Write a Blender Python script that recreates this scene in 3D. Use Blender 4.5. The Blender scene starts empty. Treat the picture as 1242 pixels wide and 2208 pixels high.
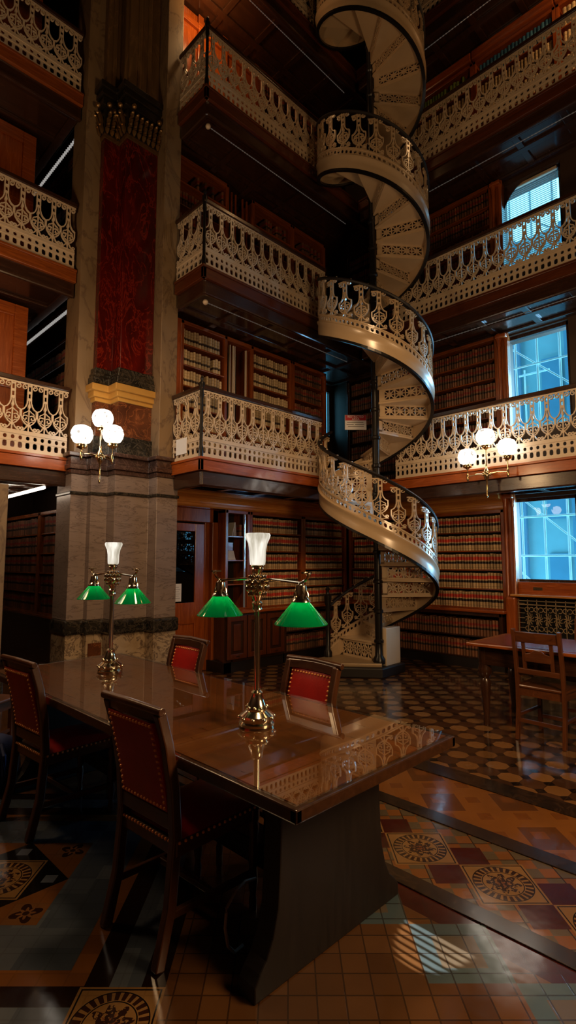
import bpy, bmesh, math, random
from mathutils import Vector, Matrix
R = math.radians
random.seed(7)
S = bpy.context.scene
COL = S.collection

# ------------------------------------------------------------------ camera
cam = bpy.data.cameras.new('camera')
cam.sensor_fit = 'VERTICAL'; cam.sensor_height = 36.0
cam.lens = 36.0 * 1147.0 / 2208.0
cam.clip_start = 0.05; cam.clip_end = 200
co = bpy.data.objects.new('camera', cam); COL.objects.link(co)
co.location = (0, 0, 1.5)
co.rotation_euler = (R(90 + 5.4), 0, R(-45))
S.camera = co
# ------------------------------------------------------------------ world, lights, exposure
S.view_settings.view_transform = 'Standard'; S.view_settings.look = 'None'
S.view_settings.gamma = 1.0; S.view_settings.exposure = 0.0
S.view_settings.use_curve_mapping = False
w = bpy.data.worlds.new('world'); S.world = w; w.use_nodes = True
bg = w.node_tree.nodes['Background']
bg.inputs[0].default_value = (0.16, 0.60, 0.86, 1); bg.inputs[1].default_value = 4.5

def light(kind, name, loc, energy, color, radius=0.2, rot=None, **k):
    l = bpy.data.lights.new(name, kind); l.energy = energy; l.color = color
    if kind in ('POINT', 'SPOT'): l.shadow_soft_size = radius
    for a, v in k.items(): setattr(l, a, v)
    o = bpy.data.objects.new(name, l); COL.objects.link(o); o.location = loc
    if rot: o.rotation_euler = rot
    return o
WARM = (1.0, 0.63, 0.31)
light('POINT', 'low_fill_light', (2.6, -0.6, 2.25), 280, WARM, 0.5)  # added low fill lamp right of the view, no fixture belongs to it
light('SPOT', 'overhead_fill_light', (2.3, 1.9, 5.7), 330, WARM, 0.3, rot=(0, 0, 0), spot_size=R(165), spot_blend=0.5)  # added spot high over the table, unseen, no lamp hangs there
light('POINT', 'sconce_light', (0.3, 4.75, 3.5), 105, WARM, 0.25)
DAY = (0.30, 0.66, 1.0)
def daylight(loc, aim, e, sx, sy):
    o = light('AREA', 'daylight', loc, e, DAY, rot=(Vector(aim) - Vector(loc)).to_track_quat('-Z', 'Y').to_euler())
    o.data.shape = 'RECTANGLE'; o.data.size = sx; o.data.size_y = sy
daylight((8.95, 1.85, 1.95), (6.2, 3.45, 1.75), 190, 1.0, 1.1)
daylight((8.95, 1.85, 4.15), (6.2, 3.45, 4.15), 150, 1.0, 1.2)
light('POINT', 'gallery_lamp_light', (6.95, 1.2, 9.1), 26, (1.0, 0.55, 0.22), 0.1)
light('POINT', 'gallery_lamp_light', (4.05, 5.55, 9.2), 16, (1.0, 0.55, 0.22), 0.1)
# low sun that comes through the blind of the off-frame window on the right
_sp = Vector((16.30, 1.05, 11.02)); _tg = Vector((2.07, 1.19, 0.0))
sun = light('SPOT', 'sunbeam', _sp, 400000, (1.0, 0.93, 0.82), 0.012,
            rot=(_tg - _sp).to_track_quat('-Z', 'Y').to_euler(), spot_size=R(1.0), spot_blend=0.25)
S.cycles.use_denoising = True
S.cycles.max_bounces = 7; S.cycles.diffuse_bounces = 3; S.cycles.glossy_bounces = 4
S.cycles.transparent_max_bounces = 10; S.cycles.transmission_bounces = 4
S.cycles.sample_clamp_indirect = 4.0
S.cycles.caustics_reflective = False; S.cycles.caustics_refractive = False

# ------------------------------------------------------------------ node helpers
class NT:
    def __init__(s, name):
        s.m = bpy.data.materials.new(name); s.m.use_nodes = True
        s.t = s.m.node_tree; s.t.nodes.clear()
        s.out = s.t.nodes.new('ShaderNodeOutputMaterial')
    def n(s, kind, ins=None, **props):
        nd = s.t.nodes.new(kind)
        for k, v in props.items(): setattr(nd, k, v)
        for k, v in (ins or {}).items():
            sock = nd.inputs[k]
            if isinstance(v, bpy.types.NodeSocket): s.t.links.new(v, sock)
            else: sock.default_value = v
        return nd
    def math(s, op, a, b=0.0, c=0.0):
        return s.n('ShaderNodeMath', {0: a, 1: b, 2: c}, operation=op).outputs[0]
    def mix(s, f, a, b):
        nd = s.n('ShaderNodeMix', data_type='RGBA')
        for i, v in ((0, f), (6, a), (7, b)):
            if isinstance(v, bpy.types.NodeSocket): s.t.links.new(v, nd.inputs[i])
            else: nd.inputs[i].default_value = v if i == 0 else (tuple(v) + (1,) if len(v) == 3 else v)
        return nd.outputs[2]
    def ramp(s, f, stops):
        nd = s.n('ShaderNodeValToRGB', {0: f})
        e = nd.color_ramp.elements
        while len(e) < len(stops): e.new(0.5)
        for el, (p, c) in zip(e, stops):
            el.position = p; el.color = tuple(c) + (1,) if len(c) == 3 else c
        return nd.outputs[0]
    def coords(s, scale=(1, 1, 1), obj=True, rnd=True):
        tc = s.n('ShaderNodeTexCoord')
        loc = (0, 0, 0)
        mp = s.n('ShaderNodeMapping', {'Vector': tc.outputs['Object' if obj else 'UV'], 'Scale': scale})
        if rnd:
            oi = s.n('ShaderNodeObjectInfo')
            s.t.links.new(s.n('ShaderNodeCombineXYZ', {0: s.math('MULTIPLY', oi.outputs['Random'], 17.0), 1: s.math('MULTIPLY', oi.outputs['Random'], 31.0), 2: 0.0}).outputs[0], mp.inputs['Location'])
        return mp.outputs[0]
    def noise(s, vec, scale, detail=4, rough=0.55, dist=0.0):
        return s.n('ShaderNodeTexNoise', {'Vector': vec, 'Scale': scale, 'Detail': detail, 'Roughness': rough, 'Distortion': dist}).outputs[0]
    def principled(s, color, rough=0.5, metal=0.0, **k):
        p = s.n('ShaderNodeBsdfPrincipled')
        for nm, v in (('Base Color', color), ('Roughness', rough), ('Metallic', metal)) + tuple(k.items()):
            if isinstance(v, bpy.types.NodeSocket): s.t.links.new(v, p.inputs[nm])
            elif nm in ('Base Color', 'Emission Color') : p.inputs[nm].default_value = tuple(v) + (1,)
            else: p.inputs[nm].default_value = v
        s.t.links.new(p.outputs[0], s.out.inputs[0])
        return p
    def bump(s, p, h, strength=0.2, dist=0.01):
        b = s.n('ShaderNodeBump', {'Height': h, 'Strength': strength, 'Distance': dist})
        s.t.links.new(b.outputs[0], p.inputs['Normal'])

def plain(name, c, rough=0.5, metal=0.0, vary=0.15, scale=6.0, bump=0.0, **k):
    t = NT(name); v = t.coords()
    n = t.noise(v, scale, 4)
    lo = tuple(x * (1 - vary) for x in c); hi = tuple(min(1, x * (1 + vary)) for x in c)
    p = t.principled(t.mix(n, lo, hi), rough, metal, **k)
    if bump: t.bump(p, t.noise(v, scale * 8, 3), bump, 0.004)
    return t.m
def wood(name, c1, c2, rough=0.3, coat=0.3):
    out = {}
    for ax, sc in (('X', (1.2, 14, 14)), ('Y', (14, 1.2, 14)), ('Z', (14, 14, 1.2))):
        t = NT(name + '_' + ax.lower()); v = t.coords(sc)
        n = t.noise(v, 2.2, 6, 0.6, 0.9)
        n2 = t.noise(v, 9.0, 3, 0.6)
        f = t.math('ADD', t.math('MULTIPLY', n, 0.75), t.math('MULTIPLY', n2, 0.25))
        p = t.principled(t.ramp(f, [(0.3, c1), (0.7, c2)]), t.math('MULTIPLY_ADD', n, 0.14, rough - 0.07), 0.0,
                         **{'Coat Weight': coat, 'Coat Roughness': 0.12})
        out[ax] = t.m
    return out
def marble(name, c1, c2, vein, scale=2.0, rough=0.25, veinw=0.06, stretch=(1, 1, 1)):
    t = NT(name); v = t.coords(stretch, rnd=False)
    n = t.noise(v, scale, 6, 0.6, 0.6)
    base = t.ramp(n, [(0.3, c1), (0.7, c2)])
    n2 = t.noise(v, scale * 1.7, 5, 0.6, 1.6)
    d = t.math('ABSOLUTE', t.math('SUBTRACT', n2, 0.5))
    vm = t.math('SUBTRACT', 1.0, t.math('MULTIPLY', d, 1.0 / veinw)); vm = t.math('MAXIMUM', vm, 0.0)
    t.principled(t.mix(t.math('MULTIPLY', vm, 0.8), base, vein), rough)
    return t.m
def emit(name, c, strength):
    t = NT(name)
    e = t.n('ShaderNodeEmission', {'Color': tuple(c) + (1,), 'Strength': strength})
    t.t.links.new(e.outputs[0], t.out.inputs[0]); return t.m
def glass(name, tint=(1, 1, 1), ior=1.5, rough=0.0, body=0.0, bodyc=(0.5, 0.5, 0.5)):
    t = NT(name)
    fr = t.n('ShaderNodeFresnel', {'IOR': ior}).outputs[0]
    fr = t.math('MULTIPLY', fr, t.math('SUBTRACT', 1.0, t.n('ShaderNodeNewGeometry').outputs['Backfacing']))
    tr = t.n('ShaderNodeBsdfTransparent', {'Color': tuple(tint) + (1,)}).outputs[0]
    if body:
        df = t.n('ShaderNodeBsdfDiffuse', {'Color': tuple(bodyc) + (1,)}).outputs[0]
        tr = t.n('ShaderNodeMixShader', {0: body, 1: tr, 2: df}).outputs[0]
    gl = t.n('ShaderNodeBsdfGlossy', {'Color': (1, 1, 1, 1), 'Roughness': rough}).outputs[0]
    t.t.links.new(t.n('ShaderNodeMixShader', {0: fr, 1: tr, 2: gl}).outputs[0], t.out.inputs[0])
    return t.m
def book_mat(name, ca, cb, bands, rough=0.5):
    t = NT(name)
    uv = t.n('ShaderNodeUVMap').outputs[0]
    sp = t.n('ShaderNodeSeparateXYZ', {0: uv})
    u, v = sp.outputs[0], sp.outputs[1]
    c = t.mix(u, ca, cb)
    for v0, v1, col in bands:
        m = t.math('MULTIPLY', t.math('GREATER_THAN', v, v0), t.math('LESS_THAN', v, v1))
        c = t.mix(m, c, col)
    wn = t.n('ShaderNodeTexWhiteNoise', {'W': t.math('MULTIPLY', u, 91.7)}, noise_dimensions='1D').outputs[0]
    c2 = t.n('ShaderNodeHueSaturation', {'Value': t.math('MULTIPLY_ADD', wn, 0.7, 0.60), 'Color': c}).outputs[0]
    t.principled(c2, rough)
    return t.m

WOOD = wood('cherry_wood', (0.12, 0.025, 0.005), (0.34, 0.082, 0.012), 0.24, 0.4)
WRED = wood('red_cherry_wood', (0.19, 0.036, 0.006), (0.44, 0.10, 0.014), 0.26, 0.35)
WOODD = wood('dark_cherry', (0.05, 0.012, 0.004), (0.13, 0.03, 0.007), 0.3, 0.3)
WGOLD = wood('golden_oak', (0.36, 0.125, 0.025), (0.62, 0.26, 0.06), 0.2, 0.7)
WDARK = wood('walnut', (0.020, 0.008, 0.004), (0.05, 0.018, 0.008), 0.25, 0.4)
WBLK = wood('black_walnut', (0.004, 0.002, 0.0015), (0.010, 0.005, 0.003), 0.55, 0.0)
WTAB = wood('table_wood', (0.085, 0.024, 0.004), (0.20, 0.062, 0.010), 0.3, 0.0)
CHAIRW = wood('chair_wood', (0.035, 0.012, 0.005), (0.085, 0.028, 0.01), 0.3, 0.35)
CREAM = plain('cream_paint', (0.52, 0.37, 0.22), 0.34, 0, 0.1, 5, **{'Coat Weight': 0.8, 'Coat Roughness': 0.24, 'Coat IOR': 1.8})
WHITEP = plain('pale_cream_paint', (0.60, 0.47, 0.33), 0.38, 0, 0.08, 5, **{'Coat Weight': 0.3, 'Coat Roughness': 0.2})
BLKIRON = plain('black_iron', (0.012, 0.010, 0.009), 0.3, 0.3)
BRASS = plain('brass', (0.80, 0.58, 0.30), 0.16, 1.0, 0.1)
SILVER = plain('nickel_brass', (0.78, 0.68, 0.52), 0.14, 1.0, 0.1)
BRONZE = plain('bronze', (0.36, 0.25, 0.14), 0.4, 0.3)
LEATHER = plain('red_leather', (0.42, 0.010, 0.006), 0.34, 0, 0.25, 14, 0.15)
NAIL = plain('brass_nail', (1.0, 0.42, 0.14), 0.35, 0.1)
TAN = marble('tan_stone', (0.18, 0.115, 0.06), (0.27, 0.18, 0.10), (0.12, 0.07, 0.04), 1.2, 0.45, 0.03, (1, 1, 0.5))
PINKM = marble('grey_pink_marble', (0.21, 0.155, 0.13), (0.29, 0.22, 0.185), (0.10, 0.065, 0.055), 1.1, 0.28, 0.025, (1, 1, 5))
REDM = marble('red_marble', (0.020, 0.003, 0.002), (0.11, 0.006, 0.003), (0.24, 0.02, 0.008), 2.6, 0.14, 0.03, (1, 1, 0.45))
BROWNST = marble('brown_stone', (0.10, 0.055, 0.022), (0.17, 0.095, 0.038), (0.22, 0.12, 0.05), 1.5, 0.35, 0.03, (1, 1, 0.4))
BROWNM = marble('brown_red_marble', (0.06, 0.02, 0.01), (0.14, 0.045, 0.018), (0.28, 0.09, 0.03), 3.5, 0.14, 0.03)
DARKM = marble('dark_green_marble', (0.008, 0.008, 0.007), (0.03, 0.024, 0.018), (0.09, 0.07, 0.05), 5, 0.2, 0.04)
CORNM = marble('purple_brown_marble', (0.035, 0.02, 0.016), (0.085, 0.045, 0.035), (0.14, 0.08, 0.06), 4, 0.2, 0.03)
SIENA = marble('veined_marble', (0.30, 0.20, 0.11), (0.50, 0.38, 0.25), (0.06, 0.035, 0.03), 3.2, 0.2, 0.05)
GOLD = plain('gilt_stone', (0.55, 0.30, 0.07), 0.3, 0.15)
def etched():
    t = NT('lit_globe_glass'); v = t.coords()
    n = t.noise(v, 14, 3, 0.6)
    st = t.math('MULTIPLY_ADD', t.math('GREATER_THAN', n, 0.60), -7.2, 8.0)
    e = t.n('ShaderNodeEmission', {'Color': (1.0, 0.88, 0.74, 1), 'Strength': st})
    t.t.links.new(e.outputs[0], t.out.inputs[0]); return t.m
GLOBE = etched()
def tulip():
    t = NT('lit_tulip_glass'); v = t.coords((30, 30, 5))
    n = t.noise(v, 1.0, 2)
    e = t.n('ShaderNodeEmission', {'Color': t.ramp(n, [(0.3, (0.75, 0.66, 0.50)), (0.6, (1.0, 0.93, 0.80))]), 'Strength': t.math('MULTIPLY_ADD', n, 1.1, 0.35)})
    t.t.links.new(e.outputs[0], t.out.inputs[0]); return t.m
TULIP = tulip()
BULB = emit('lit_bulb', (1.0, 0.75, 0.42), 22.0)
STRIP = plain('strip_diffuser', (0.75, 0.73, 0.7), 0.12, 0.85, **{'Emission Color': (1, 0.93, 0.85), 'Emission Strength': 0.03})
TUBELIT = emit('lit_tube', (1.0, 0.80, 0.6), 7.0)
TUBEDIM = emit('dim_tube', (0.9, 0.85, 0.8), 0.35)
PAPER = plain('white_paper', (0.75, 0.75, 0.78), 0.7, 0, 0.04)
INK = plain('grey_ink', (0.10, 0.09, 0.09), 0.7)
SIGNRED = plain('sign_red', (0.45, 0.01, 0.02), 0.5)
PANE = glass('window_glass', (0.96, 0.98, 1.0), 1.5)
TGLASS = glass('table_glass', (0.93, 0.95, 0.93), 2.2)
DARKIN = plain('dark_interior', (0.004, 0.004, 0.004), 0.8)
WALLM = plain('dark_wall', (0.05, 0.025, 0.012), 0.6)
def lit_glass(name, col, trans, e, es):
    t = NT(name)
    tr = t.n('ShaderNodeBsdfTranslucent', {'Color': trans + (1,)}).outputs[0]
    p = t.principled(col, 0.07, 0.0, **{'Emission Color': e, 'Emission Strength': es, 'Coat Weight': 0.5})
    t.t.links.new(t.n('ShaderNodeMixShader', {0: 0.45, 1: p.outputs[0], 2: tr}).outputs[0], t.out.inputs[0])
    return t.m
GREEN = lit_glass('green_glass', (0.0, 0.14, 0.04), (0.0, 0.62, 0.16), (0.0, 0.42, 0.12), 0.10)
WHITEIN = lit_glass('white_lining', (0.7, 0.75, 0.65), (0.8, 0.85, 0.7), (1, 1, .8), 0.0)
LAWBK = book_mat('tan_law_book', (0.42, 0.26, 0.12), (0.55, 0.38, 0.20), [(0.60, 0.82, (0.50, 0.035, 0.015)), (0.36, 0.52, (0.02, 0.012, 0.01)), (0.86, 0.88, (0.12, 0.06, 0.03)), (0.12, 0.14, (0.12, 0.06, 0.03))])
TANBK = book_mat('cream_law_book', (0.50, 0.36, 0.20), (0.62, 0.47, 0.28), [(0.30, 0.46, (0.05, 0.03, 0.02)), (0.62, 0.64, (0.2, 0.1, 0.05)), (0.82, 0.84, (0.2, 0.1, 0.05))])
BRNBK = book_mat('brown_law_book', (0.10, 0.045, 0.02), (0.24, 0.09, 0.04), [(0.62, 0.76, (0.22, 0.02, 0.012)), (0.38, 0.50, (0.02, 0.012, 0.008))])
BLUBK = book_mat('blue_book', (0.03, 0.12, 0.24), (0.06, 0.20, 0.33), [(0.6, 0.75, (0.09, 0.22, 0.3))])
GRNBK = book_mat('green_book', (0.10, 0.15, 0.02), (0.17, 0.22, 0.04), [(0.6, 0.72, (0.2, 0.24, 0.08))])

# ------------------------------------------------------------------ mesh helpers
class MB:
    def __init__(s): s.v = []; s.f = []; s.uv = []
    def add(s, vs, fs, uv=None):
        o = len(s.v); s.v += [tuple(p) for p in vs]; s.f += [tuple(i + o for i in f) for f in fs]
        s.uv += list(uv) if uv else [(0.5, 0.5)] * len(vs)
        return s
    def box(s, x0, x1, y0, y1, z0, z1):
        vs = [(x, y, z) for z in (z0, z1) for y in (y0, y1) for x in (x0, x1)]
        return s.add(vs, [(0, 2, 3, 1), (4, 5, 7, 6), (0, 1, 5, 4), (2, 6, 7, 3), (0, 4, 6, 2), (1, 3, 7, 5)])
    def prism(s, poly, z0, z1, fn=None):
        n = len(poly); fn = fn or (lambda a, b, c: (a, b, c))
        vs = [fn(a, b, z0) for a, b in poly] + [fn(a, b, z1) for a, b in poly]
        fs = [tuple(range(n - 1, -1, -1)), tuple(range(n, 2 * n))]
        fs += [(i, (i + 1) % n, n + (i + 1) % n, n + i) for i in range(n)]
        return s.add(vs, fs)
    def lathe(s, prof, c=(0, 0, 0), n=20, M=None):
        vs = []; fs = []
        for r, z in prof:
            for k in range(n):
                a = 2 * math.pi * k / n
                p = Vector((r * math.cos(a), r * math.sin(a), z))
                if M: p = M @ p
                vs.append((p.x + c[0], p.y + c[1], p.z + c[2]))
        for i in range(len(prof) - 1):
            for k in range(n):
                a = i * n + k; b = i * n + (k + 1) % n
                fs.append((a, b, b + n, a + n))
        fs.append(tuple(range(n - 1, -1, -1)))
        m = (len(prof) - 1) * n; fs.append(tuple(range(m, m + n)))
        return s.add(vs, fs)
    def sphere(s, c, r, n=12, m=8, sz=1.0):
        prof = [(max(1e-4, r * math.sin(math.pi * i / m)), -r * sz * math.cos(math.pi * i / m)) for i in range(m + 1)]
        return s.lathe(prof, c, n)
    def tube(s, pts, r, n=8, up=(0, 0, 1)):
        pts = [Vector(p) for p in pts]; L = len(pts)
        rs = r if isinstance(r, (list, tuple)) else [r] * L
        vs = []; fs = []
        for i, p in enumerate(pts):
            d = (pts[min(i + 1, L - 1)] - pts[max(i - 1, 0)]).normalized()
            u = Vector(up)
            if abs(d.dot(u)) > 0.95: u = Vector((1, 0, 0))
            a = d.cross(u).normalized(); b = a.cross(d)
            for k in range(n):
                t = 2 * math.pi * (k + 0.5) / n
                vs.append(p + (a * math.cos(t) + b * math.sin(t)) * rs[i])
        for i in range(L - 1):
            for k in range(n):
                a = i * n + k; b = i * n + (k + 1) % n
                fs.append((a, b, b + n, a + n))
        fs.append(tuple(range(n - 1, -1, -1))); fs.append(tuple(range((L - 1) * n, L * n)))
        return s.add(vs, fs)
    def bar(s, pts, wa, wb, up=(0, 1, 0)):          # rectangular sweep: wa along `up`, wb across
        pts = [Vector(p) for p in pts]; L = len(pts); vs = []; fs = []
        for i, p in enumerate(pts):
            d = (pts[min(i + 1, L - 1)] - pts[max(i - 1, 0)]).normalized()
            u = Vector(up); c = d.cross(u).normalized(); u = c.cross(d)
            for sa, sb in ((-1, -1), (1, -1), (1, 1), (-1, 1)):
                vs.append(p + u * (sa * wa / 2) + c * (sb * wb / 2))
        for i in range(L - 1):
            for k in range(4):
                a = i * 4 + k; b = i * 4 + (k + 1) % 4
                fs.append((a, b, b + 4, a + 4))
        fs.append((3, 2, 1, 0)); e = (L - 1) * 4; fs.append((e, e + 1, e + 2, e + 3))
        return s.add(vs, fs)
    def ribbon(s, pts, wd, y0, y1):                 # flat stroke in the XZ plane
        L = len(pts); vs = []; fs = []
        for i, (x, z) in enumerate(pts):
            x0, z0 = pts[max(i - 1, 0)]; x1, z1 = pts[min(i + 1, L - 1)]
            dx, dz = x1 - x0, z1 - z0; l = math.hypot(dx, dz) or 1
            nx, nz = -dz / l * wd / 2, dx / l * wd / 2
            vs += [(x + nx, y0, z + nz), (x - nx, y0, z - nz), (x - nx, y1, z - nz), (x + nx, y1, z + nz)]
        for i in range(L - 1):
            a = i * 4
            for k in range(4):
                fs.append((a + k, a + (k + 1) % 4, a + 4 + (k + 1) % 4, a + 4 + k))
        fs.append((3, 2, 1, 0)); a = (L - 1) * 4; fs.append((a, a + 1, a + 2, a + 3))
        return s.add(vs, fs)
    def pierced(s, f, s0, ds, n, rows, th, hole=8):
        # plate with one hole per cell; f(s, depth, z) -> xyz ; rows: (z0, z1, rx, rz, power)
        for i in range(n):
            a0 = s0 + i * ds; ac = a0 + ds / 2
            for z0, z1, rx, rz, pw in rows:
                zc = (z0 + z1) / 2; vs = []
                outer = [(a0, z0), (ac, z0), (a0 + ds, z0), (a0 + ds, zc), (a0 + ds, z1), (ac, z1), (a0, z1), (a0, zc)]
                inner = []
                for k in range(8):
                    t = math.pi * (1.25 + k * 0.25)
                    c, q = math.cos(t), math.sin(t); e = 2.0 / pw
                    inner.append((ac + rx * math.copysign(abs(c) ** e, c), zc + rz * math.copysign(abs(q) ** e, q)))
                for d in (-th / 2, th / 2):
                    vs += [f(a, d, z) for a, z in outer] + [f(a, d, z) for a, z in inner]
                fs = []
                for k in range(8):
                    j = (k + 1) % 8
                    fs.append((k, j, 8 + j, 8 + k)); fs.append((16 + j, 16 + k, 24 + k, 24 + j))
                    fs.append((8 + k, 8 + j, 24 + j, 24 + k))
                s.add(vs, fs)
        return s
    def mesh(s, name, mat, off=(0, 0, 0), rotz=0.0):
        me = bpy.data.meshes.new(name)
        if off != (0, 0, 0) or rotz:
            c, q = math.cos(-rotz), math.sin(-rotz)
            vs = []
            for x, y, z in s.v:
                x -= off[0]; y -= off[1]
                vs.append((x * c - y * q, x * q + y * c, z - off[2]))
        else: vs = s.v
        me.from_pydata(vs, [], s.f)
        if any(u != (0.5, 0.5) for u in s.uv):
            l = me.uv_layers.new(name='UVMap')
            for lp in me.loops: l.data[lp.index].uv = s.uv[lp.vertex_index]
        mats = mat if isinstance(mat, (list, tuple)) else [mat]
        for m in mats: me.materials.append(m)
        bm = bmesh.new(); bm.from_mesh(me); bmesh.ops.recalc_face_normals(bm, faces=bm.faces); bm.to_mesh(me); bm.free()
        return me

def link(name, me, parent=None, loc=(0, 0, 0), rotz=0.0):
    o = bpy.data.objects.new(name, me); COL.objects.link(o)
    o.location = loc; o.rotation_euler = (0, 0, rotz)
    if parent: o.parent = parent
    return o
def obj(name, mb, mat, parent=None, world=False, bevel=0.0, smooth=False, org=None):
    """one mesh object; world=True: the shape is given in world space and moved into its parent's frame"""
    off = (0, 0, 0); rz = 0
    if world and parent:
        p = parent; chain = []
        while p: chain.append(p); p = p.parent
        off = tuple(sum(q.location[i] for q in chain) for i in range(3)); rz = chain[-1].rotation_euler[2]
    if org: off = org
    me = mb.mesh(name, mat, off, rz)
    o = link(name, me, parent, org if org else (0, 0, 0))
    if bevel:
        b = o.modifiers.new('bevel', 'BEVEL'); b.width = bevel; b.segments = 2; b.limit_method = 'ANGLE'
    if smooth:
        for p in me.polygons: p.use_smooth = True
        try: me.set_sharp_from_angle(angle=R(38))
        except Exception: pass
    return o
def tag(o, label, cat, group=None):
    o['label'] = label; o['category'] = cat
    if group: o['group'] = group
    return o
def thing(name, label, cat, loc=(0, 0, 0), rotz=0.0, group=None):
    o = bpy.data.objects.new(name, None); COL.objects.link(o)
    o.empty_display_size = 0.1; o.location = loc; o.rotation_euler = (0, 0, rotz)
    return tag(o, label, cat, group)
def struct(name, mb, mat, bevel=0.0):
    o = obj(name, mb, mat, bevel=bevel); o['kind'] = 'structure'; return o
def dup(root, loc, rotz, label):
    r = root.copy(); COL.objects.link(r); r.location = loc; r.rotation_euler = (0, 0, rotz); r['label'] = label
    for ch in root.children:
        c = ch.copy(); COL.objects.link(c); c.parent = r
        for g in ch.children:
            d = g.copy(); COL.objects.link(d); d.parent = c
    return r
def box(*a): return MB().box(*a)

# ------------------------------------------------------------------ key dimensions
Z = [0, 2.73, 5.10, 7.47, 9.84]          # deck heights
XR, YL = 6.72, 5.07                      # front edges of the right and the left galleries
XB, YB = 7.45, 5.95                      # bookcase faces on the right and the back wall
WX = 7.62                                # window plane

# ------------------------------------------------------------------ floor
def floor_mat():
    t = NT('encaustic_tile')
    g = t.n('ShaderNodeNewGeometry'); sp = t.n('ShaderNodeSeparateXYZ', {0: g.outputs['Position']})
    x, y = sp.outputs[0], sp.outputs[1]
    m = t.math; K = 0.70710678
    p = m('MULTIPLY', m('ADD', x, y), K); q = m('MULTIPLY', m('SUBTRACT', x, y), K)
    def lt(a, b): return m('LESS_THAN', a, b)
    def gt(a, b): return m('GREATER_THAN', a, b)
    def AND(*a):
        r = a[0]
        for b in a[1:]: r = m('MULTIPLY', r, b)
        return r
    def NOT(a): return m('SUBTRACT', 1.0, a)
    def rng(v, a, b): return AND(gt(v, a), lt(v, b))
    def cheb(a, b): return m('MAXIMUM', m('ABSOLUTE', a), m('ABSOLUTE', b))
    def L1(a, b): return m('ADD', m('ABSOLUTE', a), m('ABSOLUTE', b))
    def hyp(a, b): return m('SQRT', m('ADD', m('MULTIPLY', a, a), m('MULTIPLY', b, b)))
    def cell(v, s, o=0.0): return m('FLOOR', m('DIVIDE', m('SUBTRACT', v, o), s))
    def loc(v, s, o=0.0): return m('SUBTRACT', m('SUBTRACT', v, o), m('MULTIPLY', m('ADD', cell(v, s, o), 0.5), s))
    def wn(a, b): return t.n('ShaderNodeTexWhiteNoise', {'Vector': t.n('ShaderNodeCombineXYZ', {0: a, 1: b, 2: 0.0}).outputs[0]}, noise_dimensions='2D').outputs[0]
    def grout(s, op=0.0, oq=0.0, wd=0.003):
        return gt(cheb(loc(p, s, op), loc(q, s, oq)), s / 2 - wd)
    BRN = (0.17, 0.068, 0.022); BRN2 = (0.27, 0.115, 0.038); ORG = (0.38, 0.14, 0.032); ORG2 = (0.30, 0.11, 0.028)
    GB = (0.10, 0.125, 0.165); GB2 = (0.20, 0.23, 0.27); BLK = (0.012, 0.009, 0.008); MAR = (0.095, 0.014, 0.009)
    DK = (0.022, 0.009, 0.005); CRM = (0.42, 0.22, 0.075)
    r1 = wn(cell(p, 0.1), cell(q, 0.1))
    brown = t.mix(r1, BRN, BRN2)
    FN = t.noise(g.outputs['Position'], 55.0, 2)
    # ---- medallion painter in a local frame (a, b), half size h
    def medal(base, a, b, h):
        sq = lt(cheb(a, b), h); d = hyp(a, b)
        ang = m('ARCTAN2', a, b)
        petal = m('MULTIPLY_ADD', m('SINE', m('MULTIPLY', ang, 8.0)), 0.10 * h, 0.44 * h)
        pet2 = m('MULTIPLY_ADD', m('SINE', m('MULTIPLY', ang, 16.0)), 0.08 * h, 0.20 * h)
        c = t.mix(sq, base, CRM)
        line = AND(gt(cheb(a, b), h * 0.90), lt(cheb(a, b), h * 0.94)); c = t.mix(line, c, BLK)
        ring = rng(d, h * 0.62, h * 0.84)
        dash = gt(m('SINE', m('MULTIPLY', ang, 26.0)), -0.3)
        c = t.mix(AND(ring, dash), c, (0.05, 0.018, 0.01))
        c = t.mix(rng(d, h * 0.84, h * 0.87), c, BLK); c = t.mix(rng(d, h * 0.57, h * 0.60), c, BLK)
        mot = gt(FN, 0.53)
        c = t.mix(AND(lt(d, petal), NOT(AND(mot, gt(d, h * 0.15)))), c, (0.045, 0.018, 0.012)); c = t.mix(AND(lt(d, pet2), mot), c, (0.30, 0.10, 0.035))
        return c
    def floret(base, a, b, h):
        d = hyp(a, b); ang = m('ARCTAN2', a, b)
        c = t.mix(lt(cheb(a, b), h), base, (0.30, 0.125, 0.04))
        pet = m('MULTIPLY_ADD', m('SINE', m('MULTIPLY', ang, 4.0)), 0.22 * h, 0.72 * h)
        c = t.mix(lt(d, pet), c, (0.045, 0.016, 0.01))
        pe2 = m('MULTIPLY_ADD', m('SINE', m('MULTIPLY', ang, 8.0)), 0.16 * h, 0.42 * h)
        c = t.mix(lt(d, pe2), c, (0.33, 0.14, 0.05)); return t.mix(lt(d, h * 0.2), c, (0.05, 0.02, 0.01))
    # ---- square ring panel on the left, centred (p 2.685, q -1.37)
    a = m('SUBTRACT', q, -1.37); b = m('SUBTRACT', p, 2.685); ch = cheb(a, b)
    r2 = wn(cell(p, 0.114, 2.685), cell(q, 0.114, -1.37))
    gbl = t.mix(m('POWER', r2, 2.2), GB, GB2)
    c = brown
    c = t.mix(lt(ch, 0.935), c, DK); c = t.mix(lt(ch, 0.85), c, gbl); c = t.mix(lt(ch, 0.735), c, DK)
    c = t.mix(lt(ch, 0.645), c, t.mix(r1, ORG2, ORG)); c = t.mix(lt(ch, 0.57), c, gbl)
    c = t.mix(lt(ch, 0.325), c, ORG2); c = t.mix(lt(L1(a, b), 0.325), c, BLK)
    aa, ab = m('ABSOLUTE', a), m('ABSOLUTE', b)
    hi = m('MAXIMUM', aa, ab); lo = m('MINIMUM', aa, ab)
    c = t.mix(AND(lt(m('ABSOLUTE', m('SUBTRACT', hi, 0.235)), 0.03), lt(lo, 0.03)), c, (0.22, 0.25, 0.32))
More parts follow.
